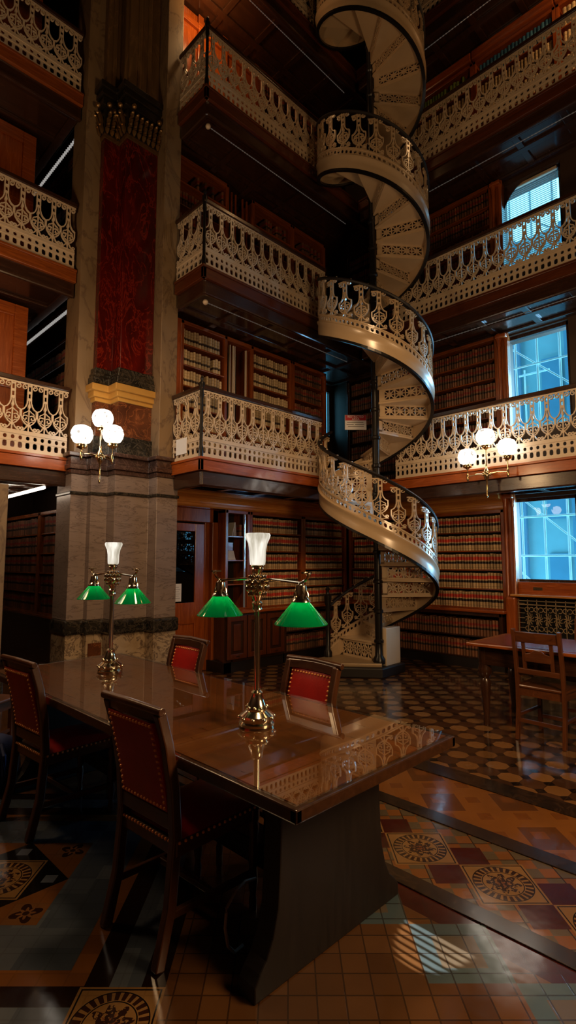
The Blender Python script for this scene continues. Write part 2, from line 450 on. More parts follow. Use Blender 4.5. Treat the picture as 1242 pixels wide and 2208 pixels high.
    c = medal(c, a, b, 0.158)
    c = floret(c, m('SUBTRACT', aa, 0.245), m('SUBTRACT', ab, 0.25), 0.072)
    c = medal(c, m('SUBTRACT', aa, 0.785), m('SUBTRACT', ab, 0.80), 0.152)
    zoneA = c
    # ---- small ring squares at the foot of the nearest strip (repeat along -Y)
    s = 0.444; yy = m('SUBTRACT', y, 1.096)
    yl = m('SUBTRACT', yy, m('MULTIPLY', m('ROUND', m('DIVIDE', yy, s)), s)); xl = m('SUBTRACT', x, 2.03)
    b2 = m('MULTIPLY', m('ADD', xl, yl), K); a2 = m('MULTIPLY', m('SUBTRACT', xl, yl), K); c2 = cheb(a2, b2)
    valid = AND(lt(y, 1.75), gt(x, 1.72))
    ringc = t.mix(lt(c2, 0.085), (0.14, 0.20, 0.22), (0.24, 0.18, 0.12))
    zz = t.mix(AND(lt(c2, 0.157), valid), zoneA, ringc)
    zz = t.mix(AND(gt(x, 2.12), NOT(lt(c2, 0.157)), valid), zz, MAR)
    zoneA = zz
    # ---- strip between X 2.34 and 2.90 : medallions corner to corner, maroon squares, grey quarters
    h = 0.157; s = 0.444; yy = m('SUBTRACT', y, 1.159)
    yl = m('SUBTRACT', yy, m('MULTIPLY', m('ROUND', m('DIVIDE', yy, s)), s)); xl = m('SUBTRACT', x, 2.586)
    b3 = m('MULTIPLY', m('ADD', xl, yl), K); a3 = m('MULTIPLY', m('SUBTRACT', xl, yl), K)
    yk = m('SUBTRACT', yy, 0.222)
    ym = m('SUBTRACT', yk, m('MULTIPLY', m('ROUND', m('DIVIDE', yk, s)), s))
    b4 = m('MULTIPLY', m('ADD', xl, ym), K); a4 = m('MULTIPLY', m('SUBTRACT', xl, ym), K)   # frame at the shared corners
    q4 = t.mix(r1, ORG2, ORG)
    inMar = AND(lt(cheb(a4, b4), h), gt(m('MULTIPLY', a4, b4), 0.0))
    grey = gt(m('MULTIPLY', loc(p, 0.157, 0.02), loc(q, 0.157, 0.05)), 0.0)
    zB = t.mix(grey, q4, (0.17, 0.125, 0.075)); zB = t.mix(inMar, zB, MAR)
    zB = medal(zB, a3, b3, h)
    # ---- strip between 3.01 and 3.52
    e1 = AND(gt(loc(p, 0.44, 0.1), -0.02), gt(loc(q, 0.44, 0.2), 0.0))
    e2 = AND(gt(loc(p, 0.22, 0.05), 0.03), gt(loc(q, 0.22, 0.11), 0.03))
    zC = t.mix(e1, ORG, (0.20, 0.072, 0.022)); zC = t.mix(e2, zC, (0.30, 0.10, 0.024))
    # ---- octagon checker beyond 3.70
    s = 0.157
    ck = m('ABSOLUTE', m('MODULO', m('ADD', cell(x, s), cell(y, s)), 2.0))
    lx, ly = m('ABSOLUTE', loc(x, s)), m('ABSOLUTE', loc(y, s))
    r4 = wn(cell(x, s), cell(y, s))
    lightc = t.mix(r4, (0.34, 0.155, 0.05), (0.50, 0.24, 0.085)); darkc = t.mix(r4, (0.085, 0.036, 0.018), (0.14, 0.06, 0.028))
    zD = t.mix(gt(ck, 0.5), lightc, darkc)
    zD = t.mix(gt(m('ADD', lx, ly), s * 0.72), zD, BLK)
    zD = t.mix(gt(m('MAXIMUM', lx, ly), s / 2 - 0.0025), zD, (0.06, 0.03, 0.015))
    gr = grout(0.1)
    zoneA = t.mix(m('MULTIPLY', gr, m('MULTIPLY_ADD', gt(ch, 0.94), 0.55, 0.15)), zoneA, (0.03, 0.015, 0.008))
    zB = t.mix(AND(grout(0.157, 0.02, 0.05), NOT(lt(cheb(a3, b3), h))), zB, (0.05, 0.025, 0.012))
    col = t.mix(gt(x, 2.29), zoneA, zB); col = t.mix(gt(x, 2.95), col, zC); col = t.mix(gt(x, 3.6), col, zD)
    wear = t.noise(g.outputs['Position'], 3.0, 5)
    col = t.n('ShaderNodeHueSaturation', {'Value': m('MULTIPLY_ADD', wear, 0.25, 0.25), 'Color': col}).outputs[0]
    rough = m('MULTIPLY_ADD', t.noise(g.outputs['Position'], 9.0, 3), 0.16, 0.06)
    pr = t.principled(col, rough, 0.0, **{'Specular IOR Level': 0.5})
    t.bump(pr, m('ADD', m('MULTIPLY', gr, -0.6), t.noise(g.outputs['Position'], 7.0, 2)), 0.22, 0.006)
    return t.m
struct('floor', box(-4, 8.2, -4, 10.5, -0.2, 0), floor_mat())
STRIPM = marble('black_floor_marble', (0.006, 0.004, 0.003), (0.018, 0.010, 0.006), (0.04, 0.02, 0.01), 4, 0.18, 0.03)
for i, (a, b) in enumerate(((2.24, 2.34), (2.895, 3.01), (3.52, 3.70))):
    o = struct('trim_%d' % (i + 1), box(a, b, -3.9, 5.7, -0.02, 0.006), STRIPM, 0.003)

# ------------------------------------------------------------------ room shell
WIN_Y = (2.23, 3.12); OFFW = (0.55, 1.50)
wr = MB()
segs = [(-4, OFFW[0]), (OFFW[1], WIN_Y[0]), (WIN_Y[1], 6.47)]
for a, b in segs: wr.box(WX, WX + 0.35, a, b, -0.2, 13.2)
HOLES = {WIN_Y: [(1.22, 2.40), (3.35, 4.80), (5.85, 7.12)], OFFW: [(1.22, 2.40), (3.10, 4.80), (5.85, 7.12)]}
for (a, b), hs in HOLES.items():
    z = -0.2
    for z0, z1 in hs: wr.box(WX, WX + 0.35, a, b, z, z0); z = z1
    wr.box(WX, WX + 0.35, a, b, z, 13.2)
struct('wall_right', wr, WALLM)
SLIT = (7.36, 7.58, 3.85, 4.75)
wb = MB()
wb.box(3.7, SLIT[0], 6.42, 6.48, -0.2, 13.2); wb.box(SLIT[1], 8.0, 6.42, 6.48, -0.2, 13.2)
wb.box(SLIT[0], SLIT[1], 6.42, 6.48, -0.2, SLIT[2]); wb.box(SLIT[0], SLIT[1], 6.42, 6.48, SLIT[3], 13.2)
struct('wall_back', wb, WALLM)
struct('wall_rear', box(-4, 3.45, 9.9, 10.2, -0.2, 13.2), WALLM)
struct('wall_side', box(3.45, 3.70, 6.6, 10.2, -0.2, 13.2), WALLM)
struct('wall_left', box(-4.3, -4, -4, 10.2, -0.2, 13.2), WALLM)
struct('wall_front', box(-4.3, 8.0, -4.3, -4, -0.2, 13.2), WALLM)
struct('ceiling', box(-4.3, 8.2, -4.3, 10.4, 13.2, 13.5), WALLM)

# ---- windows
def window(n, y0, y1, z0, z1, arch=False):
    r = bpy.data.objects.new('window_%d' % n, None); COL.objects.link(r); r['kind'] = 'structure'
    r.location = (WX + 0.10, (y0 + y1) / 2, z0)
    f = MB(); t = 0.045
    f.box(WX + .06, WX + .13, y0, y0 + t, z0, z1); f.box(WX + .06, WX + .13, y1 - t, y1, z0, z1)
    f.box(WX + .06, WX + .13, y0, y1, z0, z0 + t); f.box(WX + .06, WX + .13, y0, y1, z1 - t, z1)
    if arch:
        # spandrel board with a quarter-round opening on the left side
        pts = [(y1, z0 + .40)]
        for k in range(13):
            a = R(90 * k / 12)
            pts.append((y1 - .46 + .43 * math.cos(a), z1 - .74 + .70 * math.sin(a)))
        pts += [(y0, z1 - .04), (y0, z1), (y1, z1)]
        f.prism(pts, WX - .016, WX - .003, lambda a, b, c: (c, a, b))
    obj('window_frame', f, WDARK['Z'], r, world=True)
    obj('pane', box(WX + .09, WX + .096, y0 + t * .6, y1 - t * .6, z0 + t * .6, z1 - t * .6), PANE, r, world=True)
    return r
k = 0
for (a, b), hs in HOLES.items():
    for j, (z0, z1) in enumerate(hs):
        k += 1; window(k, a, b, z0, z1, arch=(j == 2))
r = bpy.data.objects.new('window_7', None); COL.objects.link(r); r['kind'] = 'structure'; r.location = (7.47, 6.5, SLIT[2])
f = MB(); f.box(SLIT[0], SLIT[0] + .03, 6.44, 6.5, SLIT[2], SLIT[3]); f.box(SLIT[1] - .03, SLIT[1], 6.44, 6.5, SLIT[2], SLIT[3])
f.box(SLIT[0], SLIT[1], 6.44, 6.5, SLIT[2], SLIT[2] + .03); f.box(SLIT[0], SLIT[1], 6.44, 6.5, SLIT[3] - .03, SLIT[3])
obj('window_frame', f, WDARK['Z'], r, world=True)
obj('pane', box(SLIT[0] + .02, SLIT[1] - .02, 6.465, 6.47, SLIT[2] + .02, SLIT[3] - .02), PANE, r, world=True)

def blind(y0, y1, z0, z1, pitch, label, tilt=0.35):
    t = thing('venetian_blind', label, 'blind', (WX + 0.02, (y0 + y1) / 2, z1))
    obj('headrail', box(WX + .0, WX + .045, y0, y1, z1 - .035, z1), WHITEP, t, world=True)
    s = MB(); z = z0; hw = pitch * 0.52
    while z < z1 - .04:
        dx, dz = hw * math.cos(tilt), hw * math.sin(tilt)
        s.prism([(WX + .022 - dx, z - dz), (WX + .022 + dx, z + dz), (WX + .022 + dx, z + dz + .0016), (WX + .022 - dx, z - dz + .0016)], y0 + .01, y1 - .01, lambda a, b, c: (a, c, b))
        z += pitch
    obj('slats', s, BLINDM, t, world=True)
def blind_mat():
    t = NT('blind_slat')
    d = t.n('ShaderNodeBsdfDiffuse', {'Color': (0.8, 0.8, 0.8, 1)}).outputs[0]
    tr = t.n('ShaderNodeBsdfTranslucent', {'Color': (0.8, 0.8, 0.8, 1)}).outputs[0]
    t.t.links.new(t.n('ShaderNodeMixShader', {0: 0.5, 1: d, 2: tr}).outputs[0], t.out.inputs[0]); return t.m
BLINDM = blind_mat()
blind(OFFW[0] + .05, OFFW[1] - .05, 3.15, 4.75, 0.0165, 'closed slatted blind in the window right of the view', 0.0)
blind(WIN_Y[0] + .05, WIN_Y[1] - .05, 5.9, 7.07, 0.03, 'slatted blind in the arched top window on the right', 0.9)

# ---- outside: netted facade and scaffolding
fac = thing('building', 'pale blue netted building facade seen through the right windows', 'building', (13.0, 3.5, -2))
FACM = plain('facade_netting', (0.24, 0.40, 0.44), 0.8, 0, 0.35, 0.9)
FACM2 = plain('facade_dark', (0.09, 0.22, 0.32), 0.8, 0, 0.2, 2)
obj('wall', box(13.0, 13.5, 1.9, 12, -2, 9.5), FACM, fac, world=True)
for j in range(4):
    for i in range(5):
        y = 2.1 + i * 0.95
        o = obj('facade_window', box(12.93, 13.02, y, y + 0.42, 0.2 + j * 2.3, 1.7 + j * 2.3), FACM2, fac, world=True)
sc = thing('scaffolding', 'white tube scaffolding outside the right windows', 'scaffolding', (10.2, 3.5, -2))
SCM = plain('scaffold_tube', (0.9, 0.95, 0.95), 0.5)
for i in range(12):
    y = 1.95 + i * 0.40
    obj('pole', MB().tube([(10.2, y, -2), (10.2, y, 9.5)], 0.022, 6), SCM, sc, world=True)
for j in range(11):
    z = 0.9 + j * 0.72
    obj('ledger', MB().tube([(10.15, 1.8, z), (10.15, 7.2, z)], 0.020, 6), SCM, sc, world=True)
rs_ = random.Random(11)
for i in range(16):
    y = rs_.uniform(1.95, 6.0); z = rs_.uniform(.4, 6.2)
    if i % 2: obj('short_ledger', MB().tube([(10.9, y, z), (10.9, y + rs_.uniform(.4, .9), z)], .022, 6), SCM, sc, world=True)
    else: obj('short_pole', MB().tube([(10.9, y, z), (10.9, y, z + rs_.uniform(.8, 1.8))], .016, 6), SCM, sc, world=True)
for i in range(5):
    y = 2.3 + i * 1.3; obj('column', box(12.88, 13.0, y, y + .28, -2, 9.5), FACM2, fac, world=True)
for j in range(5):
    for i in range(3):
        y = 1.95 + i * 1.6; z = 0.9 + j * 1.44
        obj('brace', MB().tube([(10.22, y, z), (10.22, y + 1.6, z + 1.44)], 0.018, 6), SCM, sc, world=True)

# ------------------------------------------------------------------ marble pier
def chain(d, red=False):
    if red:
        return [(2.81 - d, 6.30), (2.81 - d, 6.12 - d), (3.01 - d, 6.12 - d), (3.01 - d, 5.92 - d), (3.46 + d * .4, 5.92 - d), (3.46 + d * .4, 6.30)]
    return [(2.61 - d, 6.6), (2.61 - d, 6.22 - d), (2.81 - d, 6.22 - d), (2.81 - d, 6.12 - d), (3.01 - d, 6.12 - d), (3.01 - d, 5.92 - d),
            (3.46 - d, 5.92 - d), (3.46 - d, 5.73 - d), (3.70 + d, 5.73 - d), (3.70 + d, 6.6)]
pier = thing('marble_pillar', 'tall stepped marble pillar with a polished dark red shaft and wall lamp', 'pillar', (3.15, 6.2, 0))
def layer(name, z0, z1, d, m, red=False, bev=0.006):
    return obj(name, MB().prism(chain(d, red), z0, z1), m, pier, world=True, bevel=bev)
layer('plinth', 0, .66, .035, SIENA)
for x0, x1, y in ((2.87, 2.955, 6.08),):
    obj('inset_panel', box(2.80, 2.96, 6.075, 6.10, .20, .56), BROWNM, pier, world=True)
layer('base_moulding', .66, .83, .065, DARKM, bev=.03)
layer('pedestal', .83, 2.30, .03, PINKM)
layer('black_band', 2.30, 2.335, .045, DARKM)
layer('pedestal_cap', 2.335, 2.545, .03, PINKM)
c = MB(); c.prism(chain(.045), 2.545, 2.60); c.prism(chain(.065), 2.60, 2.66); c.prism(chain(.05), 2.66, 2.75); c.prism(chain(.085), 2.75, 2.80)
obj('cornice', c, CORNM, pier, world=True, bevel=.008)
layer('die_base', 2.80, 3.02, .03, DARKM, True)
layer('die', 3.02, 3.50, .0, BROWNM, True)
g = MB(); g.prism(chain(.02, True), 3.45, 3.50); g.prism(chain(.05, True), 3.50, 3.57); g.prism(chain(.085, True), 3.57, 3.65)
obj('gilt_moulding', g, GOLD, pier, world=True, bevel=.006)
g = MB(); g.prism(chain(.06, True), 3.65, 3.75); g.prism(chain(.045, True), 3.75, 3.80); g.prism(chain(.03, True), 3.80, 3.87)
obj('shaft_base', g, DARKM, pier, world=True, bevel=.012)
layer('shaft', 3.87, 6.90, .0, REDM, True)
core = MB().prism([(2.61, 6.6), (2.61, 6.22), (2.83, 6.22), (2.83, 6.20), (3.44, 6.2), (3.46, 6.2), (3.46, 5.73), (3.70, 5.73), (3.70, 6.6)], 2.80, 13.2)
obj('core', core, TAN, pier, world=True, bevel=.006)
BLKCAP = plain('black_bronze', (0.03, 0.022, 0.014), 0.25, 0.5)
GILT = plain('dull_gilt', (0.30, 0.17, 0.06), 0.32, 0.8, 0.5, 30)
g = MB(); g.prism(chain(.015, True), 6.90, 6.95)
obj('necking', g, GILT, pier, world=True)
g = MB(); g.prism(chain(.02, True), 6.95, 7.30); g.prism(chain(.06, True), 7.30, 7.42); g.prism(chain(.085, True), 7.42, 7.50); g.prism(chain(.11, True), 7.50, 7.58)
obj('capital', g, BLKCAP, pier, world=True, bevel=.01)
lv = MB()
def leaf(px, py, nx, ny, z0, hgt, out):
    pts = [];
    for k in range(6):
        s_ = k / 5
        o_ = out * (s_ ** 2) + .012; zz = z0 + hgt * s_ - (0.05 * max(0, s_ - .75) * 4 if s_ > .75 else 0)
        pts.append((px + nx * o_, py + ny * o_, zz))
    lv.tube(pts, [.010, .026, .030, .028, .022, .012], 6)
cc = chain(.02, True)
for (x0, y0), (x1, y1) in zip(cc[:-1], cc[1:]):
    L = math.hypot(x1 - x0, y1 - y0); nx, ny = (-1, 0) if abs(x1 - x0) < 1e-3 else (0, -1)
    if x0 > 3.4 and x1 > 3.4: continue
    n_ = max(2, int(L / .062))
    for i in range(n_):
        u_ = (i + .5) / n_; px, py = x0 + (x1 - x0) * u_, y0 + (y1 - y0) * u_
        leaf(px, py, nx, ny, 6.95, .15, .05); leaf(px + .015 * abs(ny), py + .015 * abs(nx), nx, ny, 7.06, .20, .075)
    for u_ in (.12, .88):
        px, py = x0 + (x1 - x0) * u_, y0 + (y1 - y0) * u_
        lv.sphere((px + nx * .08, py + ny * .08, 7.29), .034, 8, 6)
obj('acanthus_leaves', lv, GILT, pier, world=True, smooth=True)
up = MB(); up.prism(chain(.0, True), 7.58, 13.2)
obj('upper_shaft', up, BROWNST, pier, world=True, bevel=.02)
fl = MB()
for px, py in ((2.91, 6.12), (3.01, 5.985), (3.16, 5.92), (3.30, 5.92)):
    fl.tube([(px, py, 7.58), (px, py, 13.0)], .035, 8)
obj('flute', fl, BROWNST, pier, world=True, smooth=True)
# second pillar at the left edge of the photograph
t = thing('stone_post', 'plain tan stone post at the left edge under the wing gallery', 'pillar', (1.65, 6.5, 0))
obj('plinth', box(1.33, 1.97, 6.27, 6.75, 0, .35), DARKM, t, world=True, bevel=.01)
obj('shaft', box(1.36, 1.94, 6.3, 6.72, .35, 2.36), TAN, t, world=True, bevel=.01)

# ------------------------------------------------------------------ galleries
LV = ['', 'lowest', 'second', 'third', 'top']
def deck(label, x0, x1, y0, y1, z, fronts, ribs_along, FM=None):
    """fronts: list of ('y', y, x0, x1) or ('x', x, y0, y1) fascia lines"""
    FM = FM or WRED
    t = thing('gallery_deck', label, 'gallery', ((x0 + x1) / 2, (y0 + y1) / 2, z - .34))
    obj('floor_slab', box(x0 + .095, x1, y0 + .03, y1, z - .12, z), WBLK['X'], t, world=True)
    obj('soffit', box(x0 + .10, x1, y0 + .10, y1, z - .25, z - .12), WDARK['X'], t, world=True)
    rb = MB(); e = .22
    if ribs_along == 'x':
        for yy in (y0 + .12, (y0 + y1) / 2, y1 - .06): rb.box(x0 + .1, x1, yy - .05, yy + .05, z - .285, z - .25)
        n = max(1, round((x1 - x0) / .62))
        for i in range(n + 1):
            xx = x0 + .12 + (x1 - x0 - .2) * i / n; rb.box(xx - .045, xx + .045, y0 + .1, y1, z - .28, z - .25)
    else:
        for xx in (x0 + .12, (x0 + x1) / 2, x1 - .06): rb.box(xx - .05, xx + .05, y0 + .1, y1, z - .285, z - .25)
        n = max(1, round((y1 - y0) / .62))
        for i in range(n + 1):
            yy = y0 + .12 + (y1 - y0 - .2) * i / n; rb.box(x0 + .1, x1, yy - .045, yy + .045, z - .28, z - .25)
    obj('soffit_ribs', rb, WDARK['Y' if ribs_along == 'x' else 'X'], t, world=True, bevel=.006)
    for k, p, a, b in fronts:
        f1, f2, f3 = MB(), MB(), MB()
        if k == 'y':
            f1.box(a, b, p, p + .05, z - .15, z - .02); f2.box(a + .05, b, p + .04, p + .10, z - .33, z - .14); f3.box(a - .012, b, p - .014, p + .05, z - .02, z + .012)
            ax = 'X'
        else:
            f1.box(p, p + .05, a, b, z - .15, z - .02); f2.box(p + .04, p + .10, a + .05, b, z - .33, z - .14); f3.box(p - .014, p + .05, a - .012, b, z - .02, z + .012)
            ax = 'Y'
        obj('fascia', f1, FM[ax], t, world=True, bevel=.006)
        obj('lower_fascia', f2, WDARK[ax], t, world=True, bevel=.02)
        obj('edge_moulding', f3, FM[ax], t, world=True, bevel=.005)
    return t
XL = 3.62
for L in (1, 2, 3, 4):  # upper fascias use darker wood, their weaker light put into the colour
    z = Z[L]
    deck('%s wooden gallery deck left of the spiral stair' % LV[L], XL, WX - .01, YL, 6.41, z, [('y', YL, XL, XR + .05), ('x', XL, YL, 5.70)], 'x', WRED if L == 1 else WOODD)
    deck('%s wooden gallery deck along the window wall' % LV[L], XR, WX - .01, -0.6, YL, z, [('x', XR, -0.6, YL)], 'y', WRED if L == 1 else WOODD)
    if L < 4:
        deck('%s wooden gallery deck left of the marble pillar' % LV[L], -0.8, 2.60, 6.31, 9.89, z, [('y', 6.31, -0.8, 2.60)], 'y', WRED if L == 1 else WOOD)

# ---- cast iron lace: one baluster (unit width W, height HB), drawn as flat strokes
W, HB = 0.178, 0.575
def arc(cx, cz, r, a0, a1, n=8, rz=None):
    rz = rz or r
    return [(cx + r * math.cos(R(a0 + (a1 - a0) * i / n)), cz + rz * math.sin(R(a0 + (a1 - a0) * i / n))) for i in range(n + 1)]
def spiral2(cx, cz, r0, r1, a0, a1, n=10):
    return [(cx + (r0 + (r1 - r0) * i / n) * math.cos(R(a0 + (a1 - a0) * i / n)), cz + (r0 + (r1 - r0) * i / n) * math.sin(R(a0 + (a1 - a0) * i / n))) for i in range(n + 1)]
def baluster_mb():
    b = MB(); T = 0.0125; d = 0.011
    def st(pts, wd=T, both=True):
        for sg in ((1, -1) if both else (1,)):
            b.ribbon([(sg * x, z) for x, z in pts], wd, -d, d)
    st([(.019, HB), (.019, .40), (.022, .345), (.034, .305), (.055, .272), (.085, .255)])       # post side and U of the opening
    st([(.083, .258), (.083, .185), (.070, .140), (.045, .105), (.018, .085)])                    # vase side
    st([(.012, .09), (.03, .05), (.055, .022), (.078, .018)])                                     # foot
    st(spiral2(.068, .038, .020, .006, -60, 300))                                                 # foot volute
    st([(-.089, HB - .008), (.089, HB - .008)], .018, False)                                      # top bar
    st(spiral2(.052, HB - .050, .032, .008, 100, -330, 12), .011)                                 # upper volute
    for z, hgt in ((.545, .02), (.465, .03), (.385, .03)):
        b.box(-.026, .026, -d, d, z - hgt / 2, z + hgt / 2)
    b.prism([(-.016, .30), (0, .26), (.016, .30), (0, .36)], -d - .004, d + .004, lambda a, c, e: (a, e, c))
    st([(0, .39), (0, .0)], .013, False)
    st(spiral2(.040, .165, .036, .008, 140, -220, 12), .012)                                      # scroll inside the vase
    st([(.006, .255), (.028, .235), (.052, .222), (.06, .20)], .010)
    st([(.0, .10), (.028, .125), (.05, .13)], .010)
    b.prism([(-.022, .075), (0, .05), (.022, .075), (0, .115)], -d - .004, d + .004, lambda a, c, e: (a, e, c))
    st([(-.089, .006), (.089, .006)], .014, False)
    return b
BAL_W = baluster_mb().mesh('baluster', WHITEP); BAL_C = baluster_mb().mesh('baluster_cream', CREAM)
def railing(label, p0, p1, z, m=WHITEP, bal=None, start_post=True, end_post=False, nmax=99):
    bal = bal or BAL_W
    dx, dy = p1[0] - p0[0], p1[1] - p0[1]; L = math.hypot(dx, dy); rz = math.atan2(dy, dx)
    t = thing('gallery_railing', label, 'railing', (p0[0], p0[1], z + .012), rz)
    n = max(1, round(L / W)); u = L / n
    nb = 2 * n + n // 4; ds = L / nb
    pb = MB(); pb.pierced(lambda s_, dd, zz: (s_, dd, zz), 0, ds, nb, [(.035, .130, ds * .30, .036, 3.5), (.130, .205, ds * .26, .024, 2.2)], .016)
    pb.box(0, L, -.016, .016, 0, .036); pb.box(0, L, -.013, .013, .122, .134); pb.box(0, L, -.016, .016, .204, .222); pb.box(0, L, -.010, .010, .222, .25)
    obj('pierced_band', pb, m, t)
    hr = MB(); hr.bar([(-.02, 0, .845), (L + .01, 0, .845)], .055, .05); hr.bar([(0, 0, .822), (L, 0, .822)], .03, .012)
    obj('handrail', hr, WDARK['X'], t, bevel=.012)
    for i in range(n):
        o = link('baluster', bal, t, ((i + .5) * u, 0, .238)); o.scale = (u / W, 1, 1)
    for flag, xx in ((start_post, 0), (end_post, L)):
        if flag:
            q = MB(); q.lathe([(.028, -.01), (.03, .10), (.02, .14), (.018, .7), (.028, .74), (.022, .80), (.036, .86), (.034, .90), (.012, .92), (.022, .95), (.004, .985)], (xx, 0, 0), 10)
            obj('newel_post', q, BLKIRON, t, smooth=True)
    return t
for L in (1, 2, 3, 4):
    z = Z[L]; nm = LV[L]
    x1 = 5.90 if L > 1 else 5.80
    railing('%s lace iron railing facing the room left of the spiral stair' % nm, (XL + .03, YL + .035), (x1, YL + .035), z)
    if L < 4:
        railing('%s short return railing between pillar and left gallery corner' % nm, (XL + .035, 5.70), (XL + .035, YL + .06), z, start_post=False)
        railing('%s pale lace railing left of the marble pillar' % nm, (-0.1, 6.345), (2.57, 6.345), z, start_post=False)
    railing('%s lace iron railing in front of the windows on the right' % nm, (XR + .035, 4.45), (XR + .035, -.45), z, start_post=False)

o = obj('notice_plate', box(XL + .012, XL + .020, 5.38, 5.61, Z[1] + .09, Z[1] + .29), PAPER, bevel=.002); tag(o, 'blank white plate fixed to the lowest return railing beside the pillar', 'notice')
# ---- light strips under the deck edges (ribbed conduit with a small end lamp)
def strip(label, p0, p1, n=60, ball=True, mt=None, rr=.009):
    t = thing('strip_light', label, 'lamp', p0)
    p0v, p1v = Vector(p0), Vector(p1); mb = MB(); L = (p1v - p0v).length
    pts = []; rs = []
    for i in range(n * 2 + 1):
        pts.append(p0v + (p1v - p0v) * (i / (2 * n))); rs.append(rr if i % 2 else rr * .4)
    mb.tube(pts, rs, 6)
    obj('ribbed_tube', mb, mt or STRIP, t, world=True)
    if ball: obj('end_lamp', MB().sphere(p0, .035, 10, 8), WHITEP, t, world=True, smooth=True)
for L in (2, 3, 4):
    zz = Z[L] - .36
    strip('ribbed strip light under the %s left gallery' % LV[L], (XL + .16, YL + .17, zz), (6.6, YL + .17, zz), 70)
    strip('ribbed strip light under the %s gallery by the windows' % LV[L], (XR + .17, 4.6, zz), (XR + .17, 0.2, zz), 90, False)
for L in (1, 2, 3):
    zz = Z[L] - .36
    strip('ribbed strip light in the aisle under the %s wing gallery' % LV[L], ((2.66, 6.5, zz) if L > 1 else (2.34, 6.35, zz)), ((2.66, 9.6, zz) if L > 1 else (2.34, 9.0, zz)), 60, False, TUBELIT if L == 1 else TUBEDIM, .022)

# ------------------------------------------------------------------ books
def book_mb(mb, x, y, z, wd, dp, ht, face, u, lean=0.0):
    """face '-y': spine towards -Y at y ; '-x': spine towards -X at x (then x,y swap)"""
    prof = [(0, .018), (.16, .006), (.5, 0), (.84, .006), (1, .018), (1, dp), (0, dp)]
    vs = []; uv = []
    for k, zz in enumerate((0, ht)):
        for a, b in prof:
            s_ = a * wd * .89 + lean * zz
            vs.append((x + s_, y + b, z + zz) if face == '-y' else (x + b, y + s_, z + zz)); uv.append((u, float(k)))
    n = len(prof)
    fs = [tuple(range(n - 1, -1, -1)), tuple(range(n, 2 * n))] + [(i, (i + 1) % n, n + (i + 1) % n, n + i) for i in range(n)]
    mb.add(vs, fs, uv)
rb = random.Random(3)
STUFF = {}      # everything past the individually built volumes, by material
def book_row(a0, a1, pos, z, face, mat, w0=.040, w1=.052, h0=.215, h1=.235, individual=None, depth=.17, gap=0.0):
    a = a0
    while True:
        wd = rb.uniform(w0, w1)
        if a + wd > a1: break
        if rb.random() < gap: a += wd; continue
        ht = rb.uniform(h0, h1); u = rb.random()
        if individual:
            m = MB(); book_mb(m, 0, 0, 0, wd, depth, ht, face, u)
            o = obj('book', m, mat); o.location = (a, pos, z) if face == '-y' else (pos, a, z)
            tag(o, individual[0], 'book', individual[1])
        else:
            m = STUFF.setdefault(mat.name, (MB(), mat))[0]
            if face == '-y': book_mb(m, a, pos, z, wd, depth, ht, face, u)
            else: book_mb(m, pos, a, z, wd, depth, ht, face, u)
        a += wd

# ------------------------------------------------------------------ bookcases
def bookcase(label, a0, a1, pos, dp, z0, z1, nsh, face, m=WOOD, stile=.05, name='bookcase', left=True, right=True, edge=None):
    """shelving unit from a0..a1 along the wall, front plane at pos, depth dp; returns the shelf tops"""
    mid = (a0 + a1) / 2
    t = thing(name, label, 'bookcase', (mid, pos + dp / 2, z0) if face == '-y' else (pos + dp / 2, mid, z0))
    def bx(x0, x1, d0, d1, q0, q1):
        return box(x0, x1, pos + d0, pos + d1, q0, q1) if face == '-y' else box(pos + d0, pos + d1, x0, x1, q0, q1)
    ax = 'X' if face == '-y' else 'Y'
    if left: obj('side_panel', bx(a0, a0 + stile, 0, dp, z0, z1), m['Z'], t, world=True, bevel=.006)
    if right: obj('side_panel', bx(a1 - stile, a1, 0, dp, z0, z1), m['Z'], t, world=True, bevel=.006)
    obj('back_panel', bx(a0, a1, dp - .02, dp, z0, z1), WBLK[ax], t, world=True)
    obj('head_rail', bx(a0, a1, 0, dp, z1 - .05, z1), m[ax], t, world=True, bevel=.005)
    tops = []
    for i in range(nsh):
        zz = z0 + (z1 - .05 - z0) * i / nsh
        obj('shelf', bx(a0 + stile * .5, a1 - stile * .5, .012, dp - .02, zz, zz + .02), m[ax], t, world=True, bevel=.004)
        if edge: pass
        tops.append(zz + .02)
    return t, tops
BY = YB + .035      # book spines on the back wall
# ---- ground floor, back wall
bookcase_specs = [('wide bookcase of red banded law books right of the narrow shelves', 5.16, 6.31), ('bookcase of red banded law books directly behind the spiral stair', 6.31, 7.42)]
ROWN = ['bottom', 'second lowest', 'middle', 'second highest', 'top']
for bi, (lb, a0, a1) in enumerate(bookcase_specs):
    t, tops = bookcase(lb, a0, a1, YB, .34, .83, 2.25, 5, '-y', WOOD)
    for i, zz in enumerate(tops):
        where = 'bookcase right of the narrow shelves' if bi == 0 else 'bookcase behind the spiral stair'
        book_row(a0 + .055, a1 - .055, BY, zz, '-y', LAWBK, .040, .050, .215, .228,
                 ('tan law book with red band, %s shelf of %s' % (ROWN[i], where), 'law books on the %s shelf, %s' % (ROWN[i], where)))
